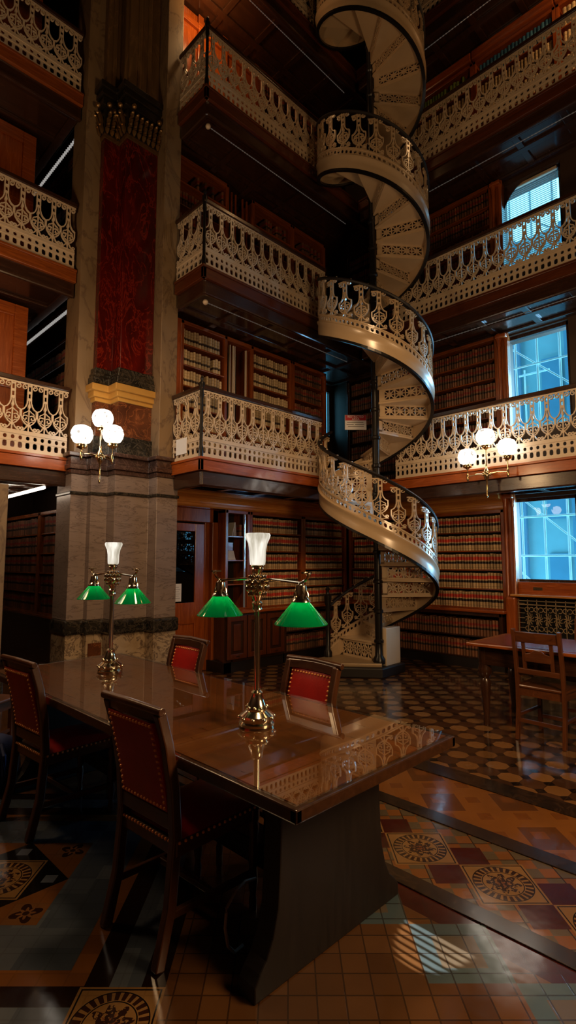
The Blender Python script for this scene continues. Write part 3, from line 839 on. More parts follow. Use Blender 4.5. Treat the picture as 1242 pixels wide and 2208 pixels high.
# narrow shelf unit
t, tops = bookcase('narrow open shelf unit between the door and the law books', 4.70, 5.16, YB, .34, .83, 2.25, 4, '-y', WOOD)
obj('bright_edge', box(5.05, 5.068, YB - .004, YB + .02, .85, 2.2), STRIP, t, world=True)
m = MB()
for i in range(3):
    x = 4.86 + i * .035; m.prism([(x, 0), (x + .006, 0), (x + .05 - i * .03, .2), (x + .044 - i * .03, .2)], YB + .05, YB + .18, lambda a, b, c: (a, c, b + tops[3]))
o = obj('pamphlet', m, PAPER); tag(o, 'cream pamphlets leaning on the top shelf of the narrow unit', 'pamphlet')
m = MB(); book_mb(m, 0, 0, 0, .05, .16, .17, '-y', .4); o = obj('book', m, BRNBK); o.location = (4.99, YB + .03, tops[3]); tag(o, 'dark book standing alone on the top shelf of the narrow unit', 'book')
o = obj('box', box(4.79, 4.93, YB + .12, YB + .26, tops[2] + .02, tops[2] + .25), WRED['X']); o = tag(o, 'reddish brown box standing behind the white card', 'box')
o = obj('card', MB().prism([(0, 0), (.14, 0), (.125, .13), (.012, .135)], 0, .004, lambda a, b, c: (4.79 + a, YB + .05 + c + b * .25, tops[2] + .001 + b)), PAPER)
tag(o, 'white printed card propped on the narrow shelf', 'card')
# lower cabinets and counter on the back wall
bt = thing('base_cabinet', 'low panelled cupboard under the narrow shelves', 'cabinet', (5.15, 5.95, 0))
obj('carcass', box(4.72, 5.70, 5.79, 6.30, .14, .79), WDARK['X'], bt, world=True)
obj('plinth', box(4.57, 5.72, 5.80, 6.30, 0, .14), WBLK['X'], bt, world=True)
for i in range(3):
    x = 4.60 + i * .365
    d_ = obj('door', box(x, x + .345, 5.765, 5.79, .18, .76), WDARK['Z'], bt, world=True, bevel=.004)
    f_ = MB(); f_.box(x, x + .06, 5.75, 5.767, .18, .76); f_.box(x + .285, x + .345, 5.75, 5.767, .18, .76); f_.box(x + .06, x + .285, 5.75, 5.767, .18, .25); f_.box(x + .06, x + .285, 5.75, 5.767, .69, .76)
    f_.box(x + .11, x + .235, 5.755, 5.767, .29, .65)
    obj('door_frame', f_, WOODD['Z'], d_, world=True, bevel=.005)
    obj('pull', box(x + .14, x + .20, 5.735, 5.75, .215, .225), BRASS, d_, world=True)
t, tops = bookcase('low book shelves under the counter behind the left table lamp', 5.70, 7.42, 5.78, .50, .14, .79, 2, '-y', WDARK)
obj('plinth', box(5.70, 7.42, 5.80, 6.30, 0, .14), WBLK['X'], t, world=True)
for zz in tops: book_row(5.76, 7.36, 5.83, zz, '-y', BRNBK)
o = obj('counter_top', box(4.55, 7.45, 5.735, 5.97, .79, .83), WRED['X'], bevel=.01); tag(o, 'long wooden counter along the back wall bookcases', 'counter')
o = struct('trim_4', MB().prism([(4.575, 5.80), (4.70, 5.80), (4.70, 6.12), (4.64, 6.12)], .0, .79), WDARK['Z'])
# cove cornice above the ground floor bookcases
def cove(n, pts, a0, a1, along, m):
    mb = MB()
    if along == 'x': mb.prism(pts, a0, a1, lambda a, b, c: (c, a, b))
    else: mb.prism(pts, a0, a1, lambda a, b, c: (a, c, b))
    return struct('trim_%d' % n, mb, m)
def covepts(f):
    pts = [(f + .3, 2.25), (f, 2.25), (f - .02, 2.27), (f - .02, 2.30)]
    for k in range(7):
        a = R(90 * k / 6); pts.append((f - .03 - .13 * (1 - math.cos(a)), 2.305 + .085 * math.sin(a)))
    pts += [(f - .18, 2.40), (f - .18, 2.44), (f - .24, 2.455), (f - .24, 2.48), (f + .3, 2.48)]
    return pts
cove(5, covepts(YB), 3.72, 7.45, 'x', WGOLD['X'])
cove(6, covepts(XB + .02), 3.14, 6.1, 'y', WGOLD['Y'])
# ---- door in the recess right of the pillar
dr = bpy.data.objects.new('door_1', None); COL.objects.link(dr); dr['kind'] = 'structure'; dr.location = (4.12, 6.2, 0)
D = 6.18
fr = MB(); fr.box(3.70, 3.73, D - .05, D + .08, 0, 2.16); fr.box(4.60, 4.70, D - .06, D + .08, 0, 2.25); fr.box(3.70, 4.70, D - .06, D + .08, 2.06, 2.25); fr.box(4.52, 4.60, D + .01, D + .08, 0, 2.1)
obj('door_frame', fr, WOOD['Z'], dr, world=True, bevel=.008)
lf = MB(); lf.box(3.73, 3.85, D, D + .045, .01, 2.04); lf.box(4.35, 4.52, D, D + .045, .01, 2.04); lf.box(3.85, 4.35, D, D + .045, 1.93, 2.04); lf.box(3.85, 4.35, D, D + .045, .66, .95); lf.box(3.85, 4.35, D, D + .045, .01, .22); lf.box(3.85, 4.35, D + .015, D + .03, .2, .68); lf.box(4.08, 4.13, D, D + .04, .2, .68)
obj('door_leaf', lf, WRED['Z'], dr, world=True, bevel=.006)
obj('pane', box(3.84, 4.36, D + .018, D + .026, .94, 1.94), glass('door_glass', (0.35, 0.35, 0.35), 1.5), dr, world=True)
obj('black_backing', box(3.74, 4.5, D + .06, D + .07, .05, 2.04), DARKIN, dr, world=True)  # black sheet standing in for the unlit room behind the glass
o = thing('paper_notice', 'white printed notice taped inside the door glass', 'notice', (4.045, D + .014, 1.09))
obj('sheet', box(3.95, 4.14, D + .012, D + .014, .97, 1.21), PAPER, o, world=True)
m = MB()
for i in range(6): m.box(3.97, 4.12 - (i % 2) * .02, D + .0105, D + .012, 1.01 + i * .03, 1.017 + i * .03)
obj('text_lines', m, plain('pale_ink', (0.4, 0.4, 0.46), .7), o, world=True)

# ---- ground floor, right wall
t, tops = bookcase('tall bookcase of banded law books left of the lower window', 3.14, 4.75, XB, .17, .83, 2.25, 5, '-x', WOOD)
for zz in tops: book_row(3.20, 4.69, XB + .02, zz, '-x', LAWBK, .040, .050, .215, .228, depth=.12)
t, tops = bookcase('bookcase of law books in the corner right of the spiral column', 4.75, 5.93, XB, .17, .83, 2.25, 5, '-x', WOOD)
for zz in tops: book_row(4.81, 5.88, XB + .02, zz, '-x', LAWBK, .040, .050, .215, .228, depth=.12)
t, tops = bookcase('low shelves of dark books under the right wall counter', 3.16, 5.75, 7.32, .28, .14, .79, 2, '-x', WDARK)
obj('plinth', box(7.34, 7.60, 3.16, 5.75, 0, .14), WBLK['Y'], t, world=True)
for zz in tops: book_row(3.24, 5.68, 7.36, zz, '-x', BRNBK, depth=.16)
o = obj('counter_top', box(7.29, 7.47, 3.12, 5.74, .79, .83), WRED['Y'], bevel=.01); tag(o, 'wooden counter under the right wall bookcases', 'counter')
# window side pilasters, sill, grille
for (z0, z1), nm in (((.83, 2.46), 'lower'), ((Z[1], 4.80), 'gallery'), ((Z[2], 7.15), 'arched')):
    t = thing('window_pilaster', 'carved wooden pilaster beside the %s window' % nm, 'pilaster', (7.55, 3.12, z0))
    xf = 7.42
    obj('panel', box(xf + .06, WX, 3.02, 3.14, z0, z1), WOOD['Z'], t, world=True, bevel=.006)
    for i, (x, y) in enumerate(((xf + .03, 3.115), (xf + .07, 3.03))):
        obj('colonnette', MB().lathe([(.032, z0), (.032, z0 + .12), (.022, z0 + .15), (.022, z1 - .2), (.03, z1 - .17), (.026, z1 - .14), (.040, z1 - .08), (.040, z1)], (x, y, 0), 10), WRED['Z'], t, world=True, smooth=True)
    obj('capital', box(xf - .02, xf + .12, 3.0, 3.16, z1 - .07, z1 - .01), WRED['Y'], t, world=True, bevel=.015)
o = obj('window_sill', box(7.36, WX + .1, 1.9, 3.06, 1.035, 1.065), WGOLD['Y'], bevel=.008); tag(o, 'golden wood sill under the lower right window', 'sill')
o = obj('window_apron', box(WX - .05, WX, 1.9, 3.05, 1.06, 1.23), WRED['Y'], bevel=.006); tag(o, 'red wood apron board with brass plate below the lower window', 'panel')
m = box(WX - .056, WX - .05, 2.70, 2.82, 1.12, 1.16); obj('brass_plate', m, BRASS, o)
t = thing('radiator_grille', 'dark lace iron radiator grille under the window sill', 'grille', (7.42, 2.4, 0))
obj('side_post', box(7.38, 7.55, 2.99, 3.14, 0, 1.03), WRED['Z'], t, world=True, bevel=.03)
obj('back', box(7.56, 7.60, 1.9, 3.0, 0, 1.03), DARKIN, t, world=True)
g = MB(); X0 = 7.45
def gl(p, q_, wd=.007): g.bar([(X0, p[0], p[1]), (X0, q_[0], q_[1])], wd, .012, up=(1, 0, 0))
for zz in (.98, .93, .42, .38, .12, .05): g.box(X0 - .006, X0 + .006, 1.9, 3.0, zz - .006, zz + .006)
y = 2.98
while y > 1.9: g.box(X0 - .006, X0 + .006, y - .004, y + .004, .03, 1.0); y -= .12
for i in range(14):
    zz = .10 + i * .065; g.box(X0 - .004, X0 + .004, 2.90, 3.0, zz - .003, zz + .003)
for i in range(8):
    yc = 2.84 - i * .12
    for j, zc in enumerate((.74, .22)):
        for k in range(10):
            a = R(18 + 36 * k); g.tube([(X0, yc + .012 * math.cos(a), zc + .012 * math.sin(a)), (X0, yc + .038 * math.cos(a + .25), zc + .05 * math.sin(a + .25)), (X0, yc + .056 * math.cos(a), zc + .085 * math.sin(a))], .006, 5)
        for sg in (1, -1):
            for k in (-1, 1):
                g.tube([(X0, yc + k * q_[0], zc + sg * (.125 + q_[1])) for q_ in arc(.028, 0, .030, -120, 180, 9)], .0055, 5)
obj('lace_grille', g, BRONZE, t, world=True)

# ---- gallery bookcases on the back wall
def gal_back(L, z1, specs):
    z = Z[L]
    for (lb, a0, a1, nsh, mat, ind, gp) in specs:
        t, tops = bookcase(lb, a0, a1, YB, .42, z, z1, nsh, '-y', WOOD)
        for i, zz in enumerate(tops):
            if mat is not None:
                book_row(a0 + .055, a1 - .055, BY, zz, '-y', mat, .040, .054, .20, .225, ind(i) if ind else None, gap=gp)
RN = {2: 'third', 3: 'lower', 4: 'middle', 5: 'upper', 6: 'top'}
gal_back(1, 4.80, [
    ('gallery bookcase of cream volumes next to the pillar', 3.90, 4.70, 7, TANBK,
     lambda i: None if i < 4 else ('cream law volume on the %s visible shelf of the gallery case by the pillar' % {4: 'lowest', 5: 'middle', 6: 'top'}[i], 'cream volumes, %s shelf by the pillar' % {4: 'lowest', 5: 'middle', 6: 'top'}[i]), .02),
    ('gallery bookcase of tan law books right of the tall rack', 5.16, 6.06, 7, TANBK, None, 0),
    ('dim gallery bookcase at the right end of the left gallery', 6.06, 6.90, 7, BRNBK, None, 0)])
t = thing('tall_rack', 'tall dark open rack with pale upright rails between gallery bookcases', 'rack', (4.93, YB + .2, Z[1]))
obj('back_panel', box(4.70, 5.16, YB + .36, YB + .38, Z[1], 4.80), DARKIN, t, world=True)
obj('head_rail', box(4.70, 5.16, YB, YB + .38, 4.74, 4.80), WOOD['X'], t, world=True)
for x in (4.76, 4.82, 4.85, 5.07): obj('upright', box(x, x + .014, YB + .02, YB + .05, Z[1], 4.70), WHITEP, t, world=True)
obj('upright', box(4.95, 4.975, YB + .2, YB + .24, Z[1], 4.70), WRED['Z'], t, world=True)
obj('side_panel', box(3.70, 3.90, YB, YB + .42, Z[1], 4.80), WRED['Z'], tag(thing('wall_panel', 'red wood panel beside the pillar on the lowest gallery', 'panel', (3.8, YB, Z[1])), 'red wood panel beside the pillar on the lowest gallery', 'panel'), world=True)
gal_back(2, 7.17, [
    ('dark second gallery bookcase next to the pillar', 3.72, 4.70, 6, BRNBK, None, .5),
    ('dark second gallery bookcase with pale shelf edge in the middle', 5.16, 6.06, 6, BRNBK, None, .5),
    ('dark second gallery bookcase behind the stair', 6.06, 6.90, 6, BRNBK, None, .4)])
t = thing('tall_rack', 'tall dark rack with pale rails on the second gallery', 'rack', (4.93, YB + .2, Z[2]))
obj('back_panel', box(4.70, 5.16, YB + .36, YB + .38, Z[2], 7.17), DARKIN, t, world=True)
for x in (4.76, 4.84, 4.98, 5.06): obj('upright', box(x, x + .014, YB + .02, YB + .05, Z[2], 7.1), WRED['Z'], t, world=True)
t = thing('wall_panel', 'orange wood panelling lit beside the pillar on the third gallery', 'panel', (4.6, YB, Z[3]))
p_ = MB(); p_.box(3.72, 5.3, YB + .05, YB + .2, Z[3], 9.54)
obj('panel', p_, WRED['Z'], t, world=True)
p_ = MB()
for x in (3.72, 4.1, 4.55, 5.2): p_.box(x, x + .09, YB, YB + .06, Z[3], 9.54)
for zz in (Z[3] + .1, 8.5, 9.3): p_.box(3.72, 5.3, YB + .01, YB + .06, zz, zz + .1)
obj('frame', p_, WRED['X'], t, world=True, bevel=.006)
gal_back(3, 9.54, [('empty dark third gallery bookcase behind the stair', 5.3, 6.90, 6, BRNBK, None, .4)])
# ---- gallery bookcases on the right wall
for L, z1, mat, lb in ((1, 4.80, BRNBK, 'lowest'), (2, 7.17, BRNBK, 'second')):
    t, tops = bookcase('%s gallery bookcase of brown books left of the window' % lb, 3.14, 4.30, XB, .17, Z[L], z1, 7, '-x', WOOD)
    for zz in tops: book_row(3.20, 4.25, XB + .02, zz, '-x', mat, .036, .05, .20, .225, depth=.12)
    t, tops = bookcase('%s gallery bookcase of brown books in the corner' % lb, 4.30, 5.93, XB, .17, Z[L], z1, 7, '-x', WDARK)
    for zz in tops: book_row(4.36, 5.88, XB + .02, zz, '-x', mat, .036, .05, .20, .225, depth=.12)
for i, (a0, a1, mt) in enumerate(((3.36, 4.9, GRNBK), (2.14, 3.36, BLUBK), (0.9, 2.14, TANBK))):
    t, tops = bookcase(('third gallery bookcase with green volumes by the stair', 'third gallery bookcase with a row of blue volumes', 'third gallery bookcase of tan volumes at the right edge')[i], a0, a1, XB, .17, Z[3], 9.30, 5, '-x', WRED)
    for j, zz in enumerate(tops): book_row(a0 + .06, a1 - .06, XB + .02, zz, '-x', (mt if j == 4 else TANBK), .045, .06, .27, .29, depth=.12, gap=.25 if (i == 0 and j == 4) else 0)
    obj('cornice', box(XB - .06, XB + .1, a0, a1, 9.30, 9.45), WRED['Y'], t, world=True, bevel=.02)
# ---- left wing: stack end panels and alcove bookcases
for L, z1, nm in ((1, 4.78, 'lowest'), (2, 7.15, 'second'), (3, 9.5, 'third')):
    t = thing('stack_end', 'orange wood end panel of the book stack on the %s wing gallery' % nm, 'bookcase', (1.7, 7.3, Z[L]))
    obj('panel', box(1.15, 2.28, 7.08, 9.2, Z[L], z1), WRED['Z'], t, world=True)
    f_ = MB(); f_.box(1.15, 1.27, 7.05, 7.08, Z[L], z1); f_.box(2.14, 2.30, 7.05, 7.08, Z[L], z1); f_.box(1.27, 2.14, 7.05, 7.08, z1 - .16, z1); f_.box(1.27, 2.14, 7.05, 7.08, Z[L] + .95, Z[L] + 1.10); f_.box(1.27, 2.14, 7.05, 7.08, Z[L], Z[L] + .15)
    obj('frame', f_, WRED['X'], t, world=True, bevel=.008)
    t, tops = bookcase('%s wing gallery bookcase behind the pillar' % nm, 6.75, 9.6, 3.02, .30, Z[L], z1, 6, '-x', WDARK)
    for zz in tops: book_row(6.8, 9.5, 3.05, zz, '-x', BRNBK, .04, .06, gap=.12)
for i, (a0, a1) in enumerate(((6.75, 7.75), (7.75, 9.6))):
    t, tops = bookcase(('dark alcove bookcase nearest the pillar', 'dark alcove bookcase further back left of the pillar')[i], a0, a1, 2.80, .30, .80, 2.2, 5, '-x', WOOD)
    for zz in tops: book_row(a0 + .06, a1 - .06, 2.83, zz, '-x', BRNBK, .04, .055)
t = thing('base_cabinet', 'dark low cupboard under the alcove bookcases', 'cabinet', (2.9, 8.1, 0))
obj('carcass', box(2.74, 3.1, 6.75, 9.6, 0, .78), WDARK['Y'], t, world=True)
obj('top', box(2.70, 3.1, 6.74, 9.6, .78, .81), WOOD['Y'], t, world=True, bevel=.006)
# all remaining volumes: far more than one could build singly
if STUFF:
    allb = MB(); mats = []; idx = []
    for k, (m, mt) in STUFF.items():
        n0 = len(allb.f); allb.add(m.v, m.f, m.uv); mats.append(mt); idx += [len(mats) - 1] * (len(allb.f) - n0)
    me = bpy.data.meshes.new('law_books'); me.from_pydata(allb.v, [], allb.f)
    l = me.uv_layers.new(name='UVMap')
    for lp in me.loops: l.data[lp.index].uv = allb.uv[lp.vertex_index]
    for mt in mats: me.materials.append(mt)
    for p_, i in zip(me.polygons, idx): p_.material_index = i
    bm = bmesh.new(); bm.from_mesh(me); bmesh.ops.recalc_face_normals(bm, faces=bm.faces); bm.to_mesh(me); bm.free()
    o = link('law_books', me); tag(o, 'rows of smaller old law volumes filling all the other shelves', 'books'); o['kind'] = 'stuff'

# ------------------------------------------------------------------ spiral staircase
CS = Vector((5.985, 4.265, 0)); RS = 0.775
def sdir(phi): return Vector((math.sin(R(phi)), math.cos(R(phi)), 0))
def sz(phi): return 2.73 + (2.37 / 360) * phi if phi >= 0 else 2.73 + 0.00695 * phi
st_ = thing('spiral_staircase', 'tall cream cast iron spiral staircase with lace balusters and black column', 'staircase', (CS.x, CS.y, 0))
P = lambda phi, r, z: (CS.x + r * math.sin(R(phi)), CS.y + r * math.cos(R(phi)), z)
colm = MB(); prof = [(.085, .16), (.085, .22), (.055, .26)]
zz = .45
while zz < 12.6:
    prof += [(.050, zz - .03), (.066, zz - .015), (.066, zz + .015), (.050, zz + .03)]; zz += .1975 * 2
prof += [(.05, 12.8)]
colm.lathe(prof, (CS.x, CS.y, 0), 14)
obj('center_column', colm, BLKIRON, st_, world=True, smooth=True)
# plinth: dark stone base with a raised first platform
pl = MB(); pl.prism([(5.84, 4.11), (6.42, 4.14), (6.42, 4.45), (6.2, 4.6), (5.98, 5.12), (5.62, 5.10), (5.28, 4.86)], 0, .13)
obj('stone_plinth', pl, WBLK['X'], st_, world=True, bevel=.015)
pn = MB(); pn.prism([(6.02, 4.17), (6.38, 4.19), (6.38, 4.30), (6.02, 4.30)], .13, .62)
obj('side_panel', pn, WHITEP, st_, world=True, bevel=.006)
phis = [-350 + 30 * k for k in range(52)]
# tread: wedge with nosing ; riser: framed lace plate.  A mesh per rise, shared by all the turns
def tread_mesh(mat):
    mb = MB(); n = 5; vs = []
    for z in (-.028, 0):
        for k in range(n + 1):
            a = -3 + 33.0 * k / n
            for r in (.05, RS): vs.append((r * math.sin(R(a)), r * math.cos(R(a)), z))
    m_ = 2 * (n + 1); fs = []
    for k in range(n):
        i = 2 * k; fs += [(i, i + 1, i + 3, i + 2), (m_ + i, m_ + i + 2, m_ + i + 3, m_ + i + 1), (i + 1, m_ + i + 1, m_ + i + 3, i + 3), (i, i + 2, m_ + i + 2, m_ + i)]
    fs += [(0, m_, m_ + 1, 1), (m_ - 2, m_ - 1, 2 * m_ - 1, 2 * m_ - 2)]
    mb.add(vs, fs); return mb.mesh('tread', mat)
def riser_mesh(mat):
    mb = MB(); x0, x1, h = .06, RS - .02, .17        # local: X along the radius, Z up
    d = .007
    mb.box(x0, x1, -d, d, 0, .022); mb.box(x0, x1, -d, d, h - .022, h); mb.box(x0, x0 + .07, -d, d, 0, h); mb.box(x1 - .035, x1, -d, d, 0, h)
    n = 4; u = (x1 - .035 - x0 - .07) / n; zc = h / 2; hh = h / 2 - .022
    for i in range(n):
        xc = x0 + .07 + (i + .5) * u
        for a, b in ((-1, -1), (-1, 1)):
            mb.ribbon([(xc + a * u / 2, zc + b * hh), (xc - a * u / 2, zc - b * hh)], .013, -d, d)
        mb.ribbon([(xc, zc - hh), (xc, zc + hh)], .012, -d, d); mb.ribbon([(xc - u / 2, zc), (xc + u / 2, zc)], .012, -d, d)
        mb.ribbon(arc(xc, zc, u * .22, 0, 360, 12, hh * .45), .012, -d, d)
        mb.ribbon([(xc - u / 2, zc - hh), (xc - u / 2, zc + hh)], .016, -d, d)
    return mb.mesh('riser', mat)
TRM, RIM = tread_mesh(CREAM), riser_mesh(CREAM)
for phi in phis:
    zt = sz(phi + 20); zb = sz(phi - 10) if phi > -350 else .175
    o = link('tread', TRM, st_, (0, 0, zt), -R(phi))
    dr_ = sdir(phi); o2 = link('riser', RIM, st_, (0, 0, zb), R(90) - R(phi))
    o2.scale = (1, 1, (zt - zb - .028) / .17)
obj('platform_plate', MB().prism([(5.90, 4.16), (6.1, 4.3), (6.12, 5.04), (5.66, 5.06), (5.34, 4.84)], .13, .175), BRONZE, st_, world=True, bevel=.01)
# outer stringer band, pierced band and handrail follow the helix
A0, A1, DA = -366, 1195, 6
SEG = [(-366, -6), (72, 354), (432, 714), (792, 1074), (1152, 1195)]
def helix_sweep(prof, a0, a1, da=DA):
    mb = MB(); n = len(prof); vs = []; fs = []; ks = max(1, round((a1 - a0) / da)); da = (a1 - a0) / ks
    for i in range(ks + 1):
        ph = a0 + da * i
        for r, z in prof: vs.append(P(ph, r, sz(ph) + z))
    for i in range(ks):
        for k in range(n):
            a = i * n + k; b = i * n + (k + 1) % n
            fs.append((a, b, b + n, a + n))
    fs.append(tuple(range(n - 1, -1, -1))); fs.append(tuple(range(ks * n, ks * n + n)))
    return mb.add(vs, fs)
obj('stringer', helix_sweep([(RS - .02, -.10), (RS + .012, -.10), (RS + .016, -.02), (RS + .012, .03), (RS + .028, .06), (RS + .032, .085), (RS + .018, .10), (RS - .02, .10)], A0, A1), CREAM, st_, world=True, smooth=True)
obj('stringer_lip', helix_sweep([(RS - .025, -.135), (RS + .02, -.135), (RS + .02, -.10), (RS - .025, -.10)], A0, A1), BLKIRON, st_, world=True)
hp = [(RS + .035 * math.cos(R(k)), .715 + .026 * math.sin(R(k))) for k in range(0, 360, 45)]
for g0, g1 in SEG:
    pb = MB(); nc = round((g1 - g0) / 4.6)
    pb.pierced(lambda s_, d_, z_: P(s_, RS + d_, sz(s_) + z_), g0, (g1 - g0) / nc, nc, [(.10, .185, 1.5, .026, 2.4)], .014)
    obj('pierced_band', pb, CREAM, st_, world=True)
    obj('band_moulding', helix_sweep([(RS - .014, .180), (RS + .016, .180), (RS + .016, .20), (RS - .014, .20)], g0, g1), CREAM, st_, world=True)
    obj('handrail', helix_sweep(hp, g0 - 3, g1 + 3), WBLK['Y'], st_, world=True, smooth=True)
BALS = baluster_mb()
for i in range(len(BALS.v)):      # the stair's baluster is the same casting, a little shorter and bent to the circle
    x, y, z = BALS.v[i]; x *= 1.1; z *= .505 / HB
    BALS.v[i] = (x, y - x * x / (2 * RS), z)
BALS = BALS.mesh('stair_baluster', CREAM)
for g0, g1 in SEG:
    n_ = round((g1 - g0) / 16.35)
    for i in range(n_):
        ph = g0 + (i + .5) * (g1 - g0) / n_
        link('baluster', BALS, st_, (RS * math.sin(R(ph)), RS * math.cos(R(ph)), sz(ph) + .192), -R(ph))
nw = MB(); nwp = P(-372, RS, 0)
nw.lathe([(.06, .13), (.06, .24), (.035, .28), (.032, .88), (.05, .93), (.055, 1.03), (.03, 1.05), (.022, 1.09), (.035, 1.12), (.004, 1.16)], (nwp[0], nwp[1], 0), 12)
obj('newel_post', nw, BLKIRON, st_, world=True, smooth=True)
# sign on a chain across the stair at the first landing
sg = thing('warning_sign', 'white and red restricted area sign hanging in the spiral stair', 'sign', (6.40, 4.93, 3.64), R(-45))
obj('board', box(-.165, .165, -.004, .004, -.115, .115), PAPER, sg)
obj('red_header', box(-.16, .16, -.0055, -.004, .03, .112), SIGNRED, sg)
def text(body, size, loc, mat, parent, name='lettering'):
    c_ = bpy.data.curves.new(name, 'FONT'); c_.body = body; c_.size = size; c_.align_x = 'CENTER'; c_.align_y = 'CENTER'; c_.extrude = .0008
    tmp = bpy.data.objects.new('tmp', c_); COL.objects.link(tmp)
    bpy.context.view_layer.update()
    me = bpy.data.meshes.new_from_object(tmp.evaluated_get(bpy.context.evaluated_depsgraph_get()))
    bpy.data.objects.remove(tmp); me.materials.clear(); me.materials.append(mat)
    for v_ in me.vertices: v_.co = (v_.co.x, -v_.co.z, v_.co.y)
    return link(name, me, parent, loc)
text('RESTRICTED', .045, (0, -.0065, .087), PAPER, sg)
text('AREA', .048, (0, -.0065, .05), PAPER, sg)
m = MB()
for i, (a, b) in enumerate(((-.13, .12), (-.14, -.03), (-.01, .13), (-.12, .125))):
    zz = (.0, -.032, -.032, -.064)[i]; m.box(a, b, -.005, -.004, zz - .006, zz + .006)
obj('text_lines', m, plain('sign_ink', (0.2, 0.18, 0.17), .7), sg)
obj('chain', MB().tube([(-.165, .004, .125), (-.1, .004, .115), (.1, .004, .115), (.165, .004, .125)], .005, 6), BLKIRON, sg)

# ------------------------------------------------------------------ reading table
TX0, TX1, TY0, TY1 = 1.22, 2.22, 1.185, 4.18
tb = thing('reading_table', 'long glass topped wooden reading table in the foreground', 'table', ((TX0 + TX1) / 2, (TY0 + TY1) / 2, 0))
obj('tabletop', box(TX0 + .03, TX1 - .03, TY0 + .03, TY1 - .03, .715, .7455), WTAB['Y'], tb, world=True)
e = MB(); e.box(TX0, TX0 + .03, TY0, TY1, .70, .7452); e.box(TX1 - .03, TX1, TY0, TY1, .70, .7452); e.box(TX0, TX1, TY0, TY0 + .03, .70, .7453); e.box(TX0, TX1, TY1 - .03, TY1, .70, .7453)
obj('edge_moulding', e, WDARK['Y'], tb, world=True, bevel=.006)
obj('glass_top', box(TX0 + .006, TX1 - .006, TY0 + .006, TY1 - .006, .7460, .7535), TGLASS, tb, world=True)
obj('apron', MB().box(TX0 + .10, TX1 - .10, TY0 + .12, TY1 - .12, .66, .715), WDARK['Y'], tb, world=True)
def endpanel(y0):
    pts = [(1.30, 0), (1.30, .05), (1.325, .085), (1.355, .115), (1.385, .17), (1.41, .26), (1.42, .40), (1.43, .66),
           (2.03, .66), (2.04, .40), (2.05, .26), (2.075, .17), (2.105, .115), (2.14, .085), (2.17, .05), (2.17, 0)]
    obj('end_panel', MB().prism(pts, y0, y0 + .09, lambda a, b, c: (a, c, b)), WBLK['Z'], tb, world=True, bevel=.006)
endpanel(1.46); endpanel(3.82)
obj('stretcher', box(1.66, 1.80, 1.52, 3.85, .16, .26), WBLK['Y'], tb, world=True, bevel=.01)

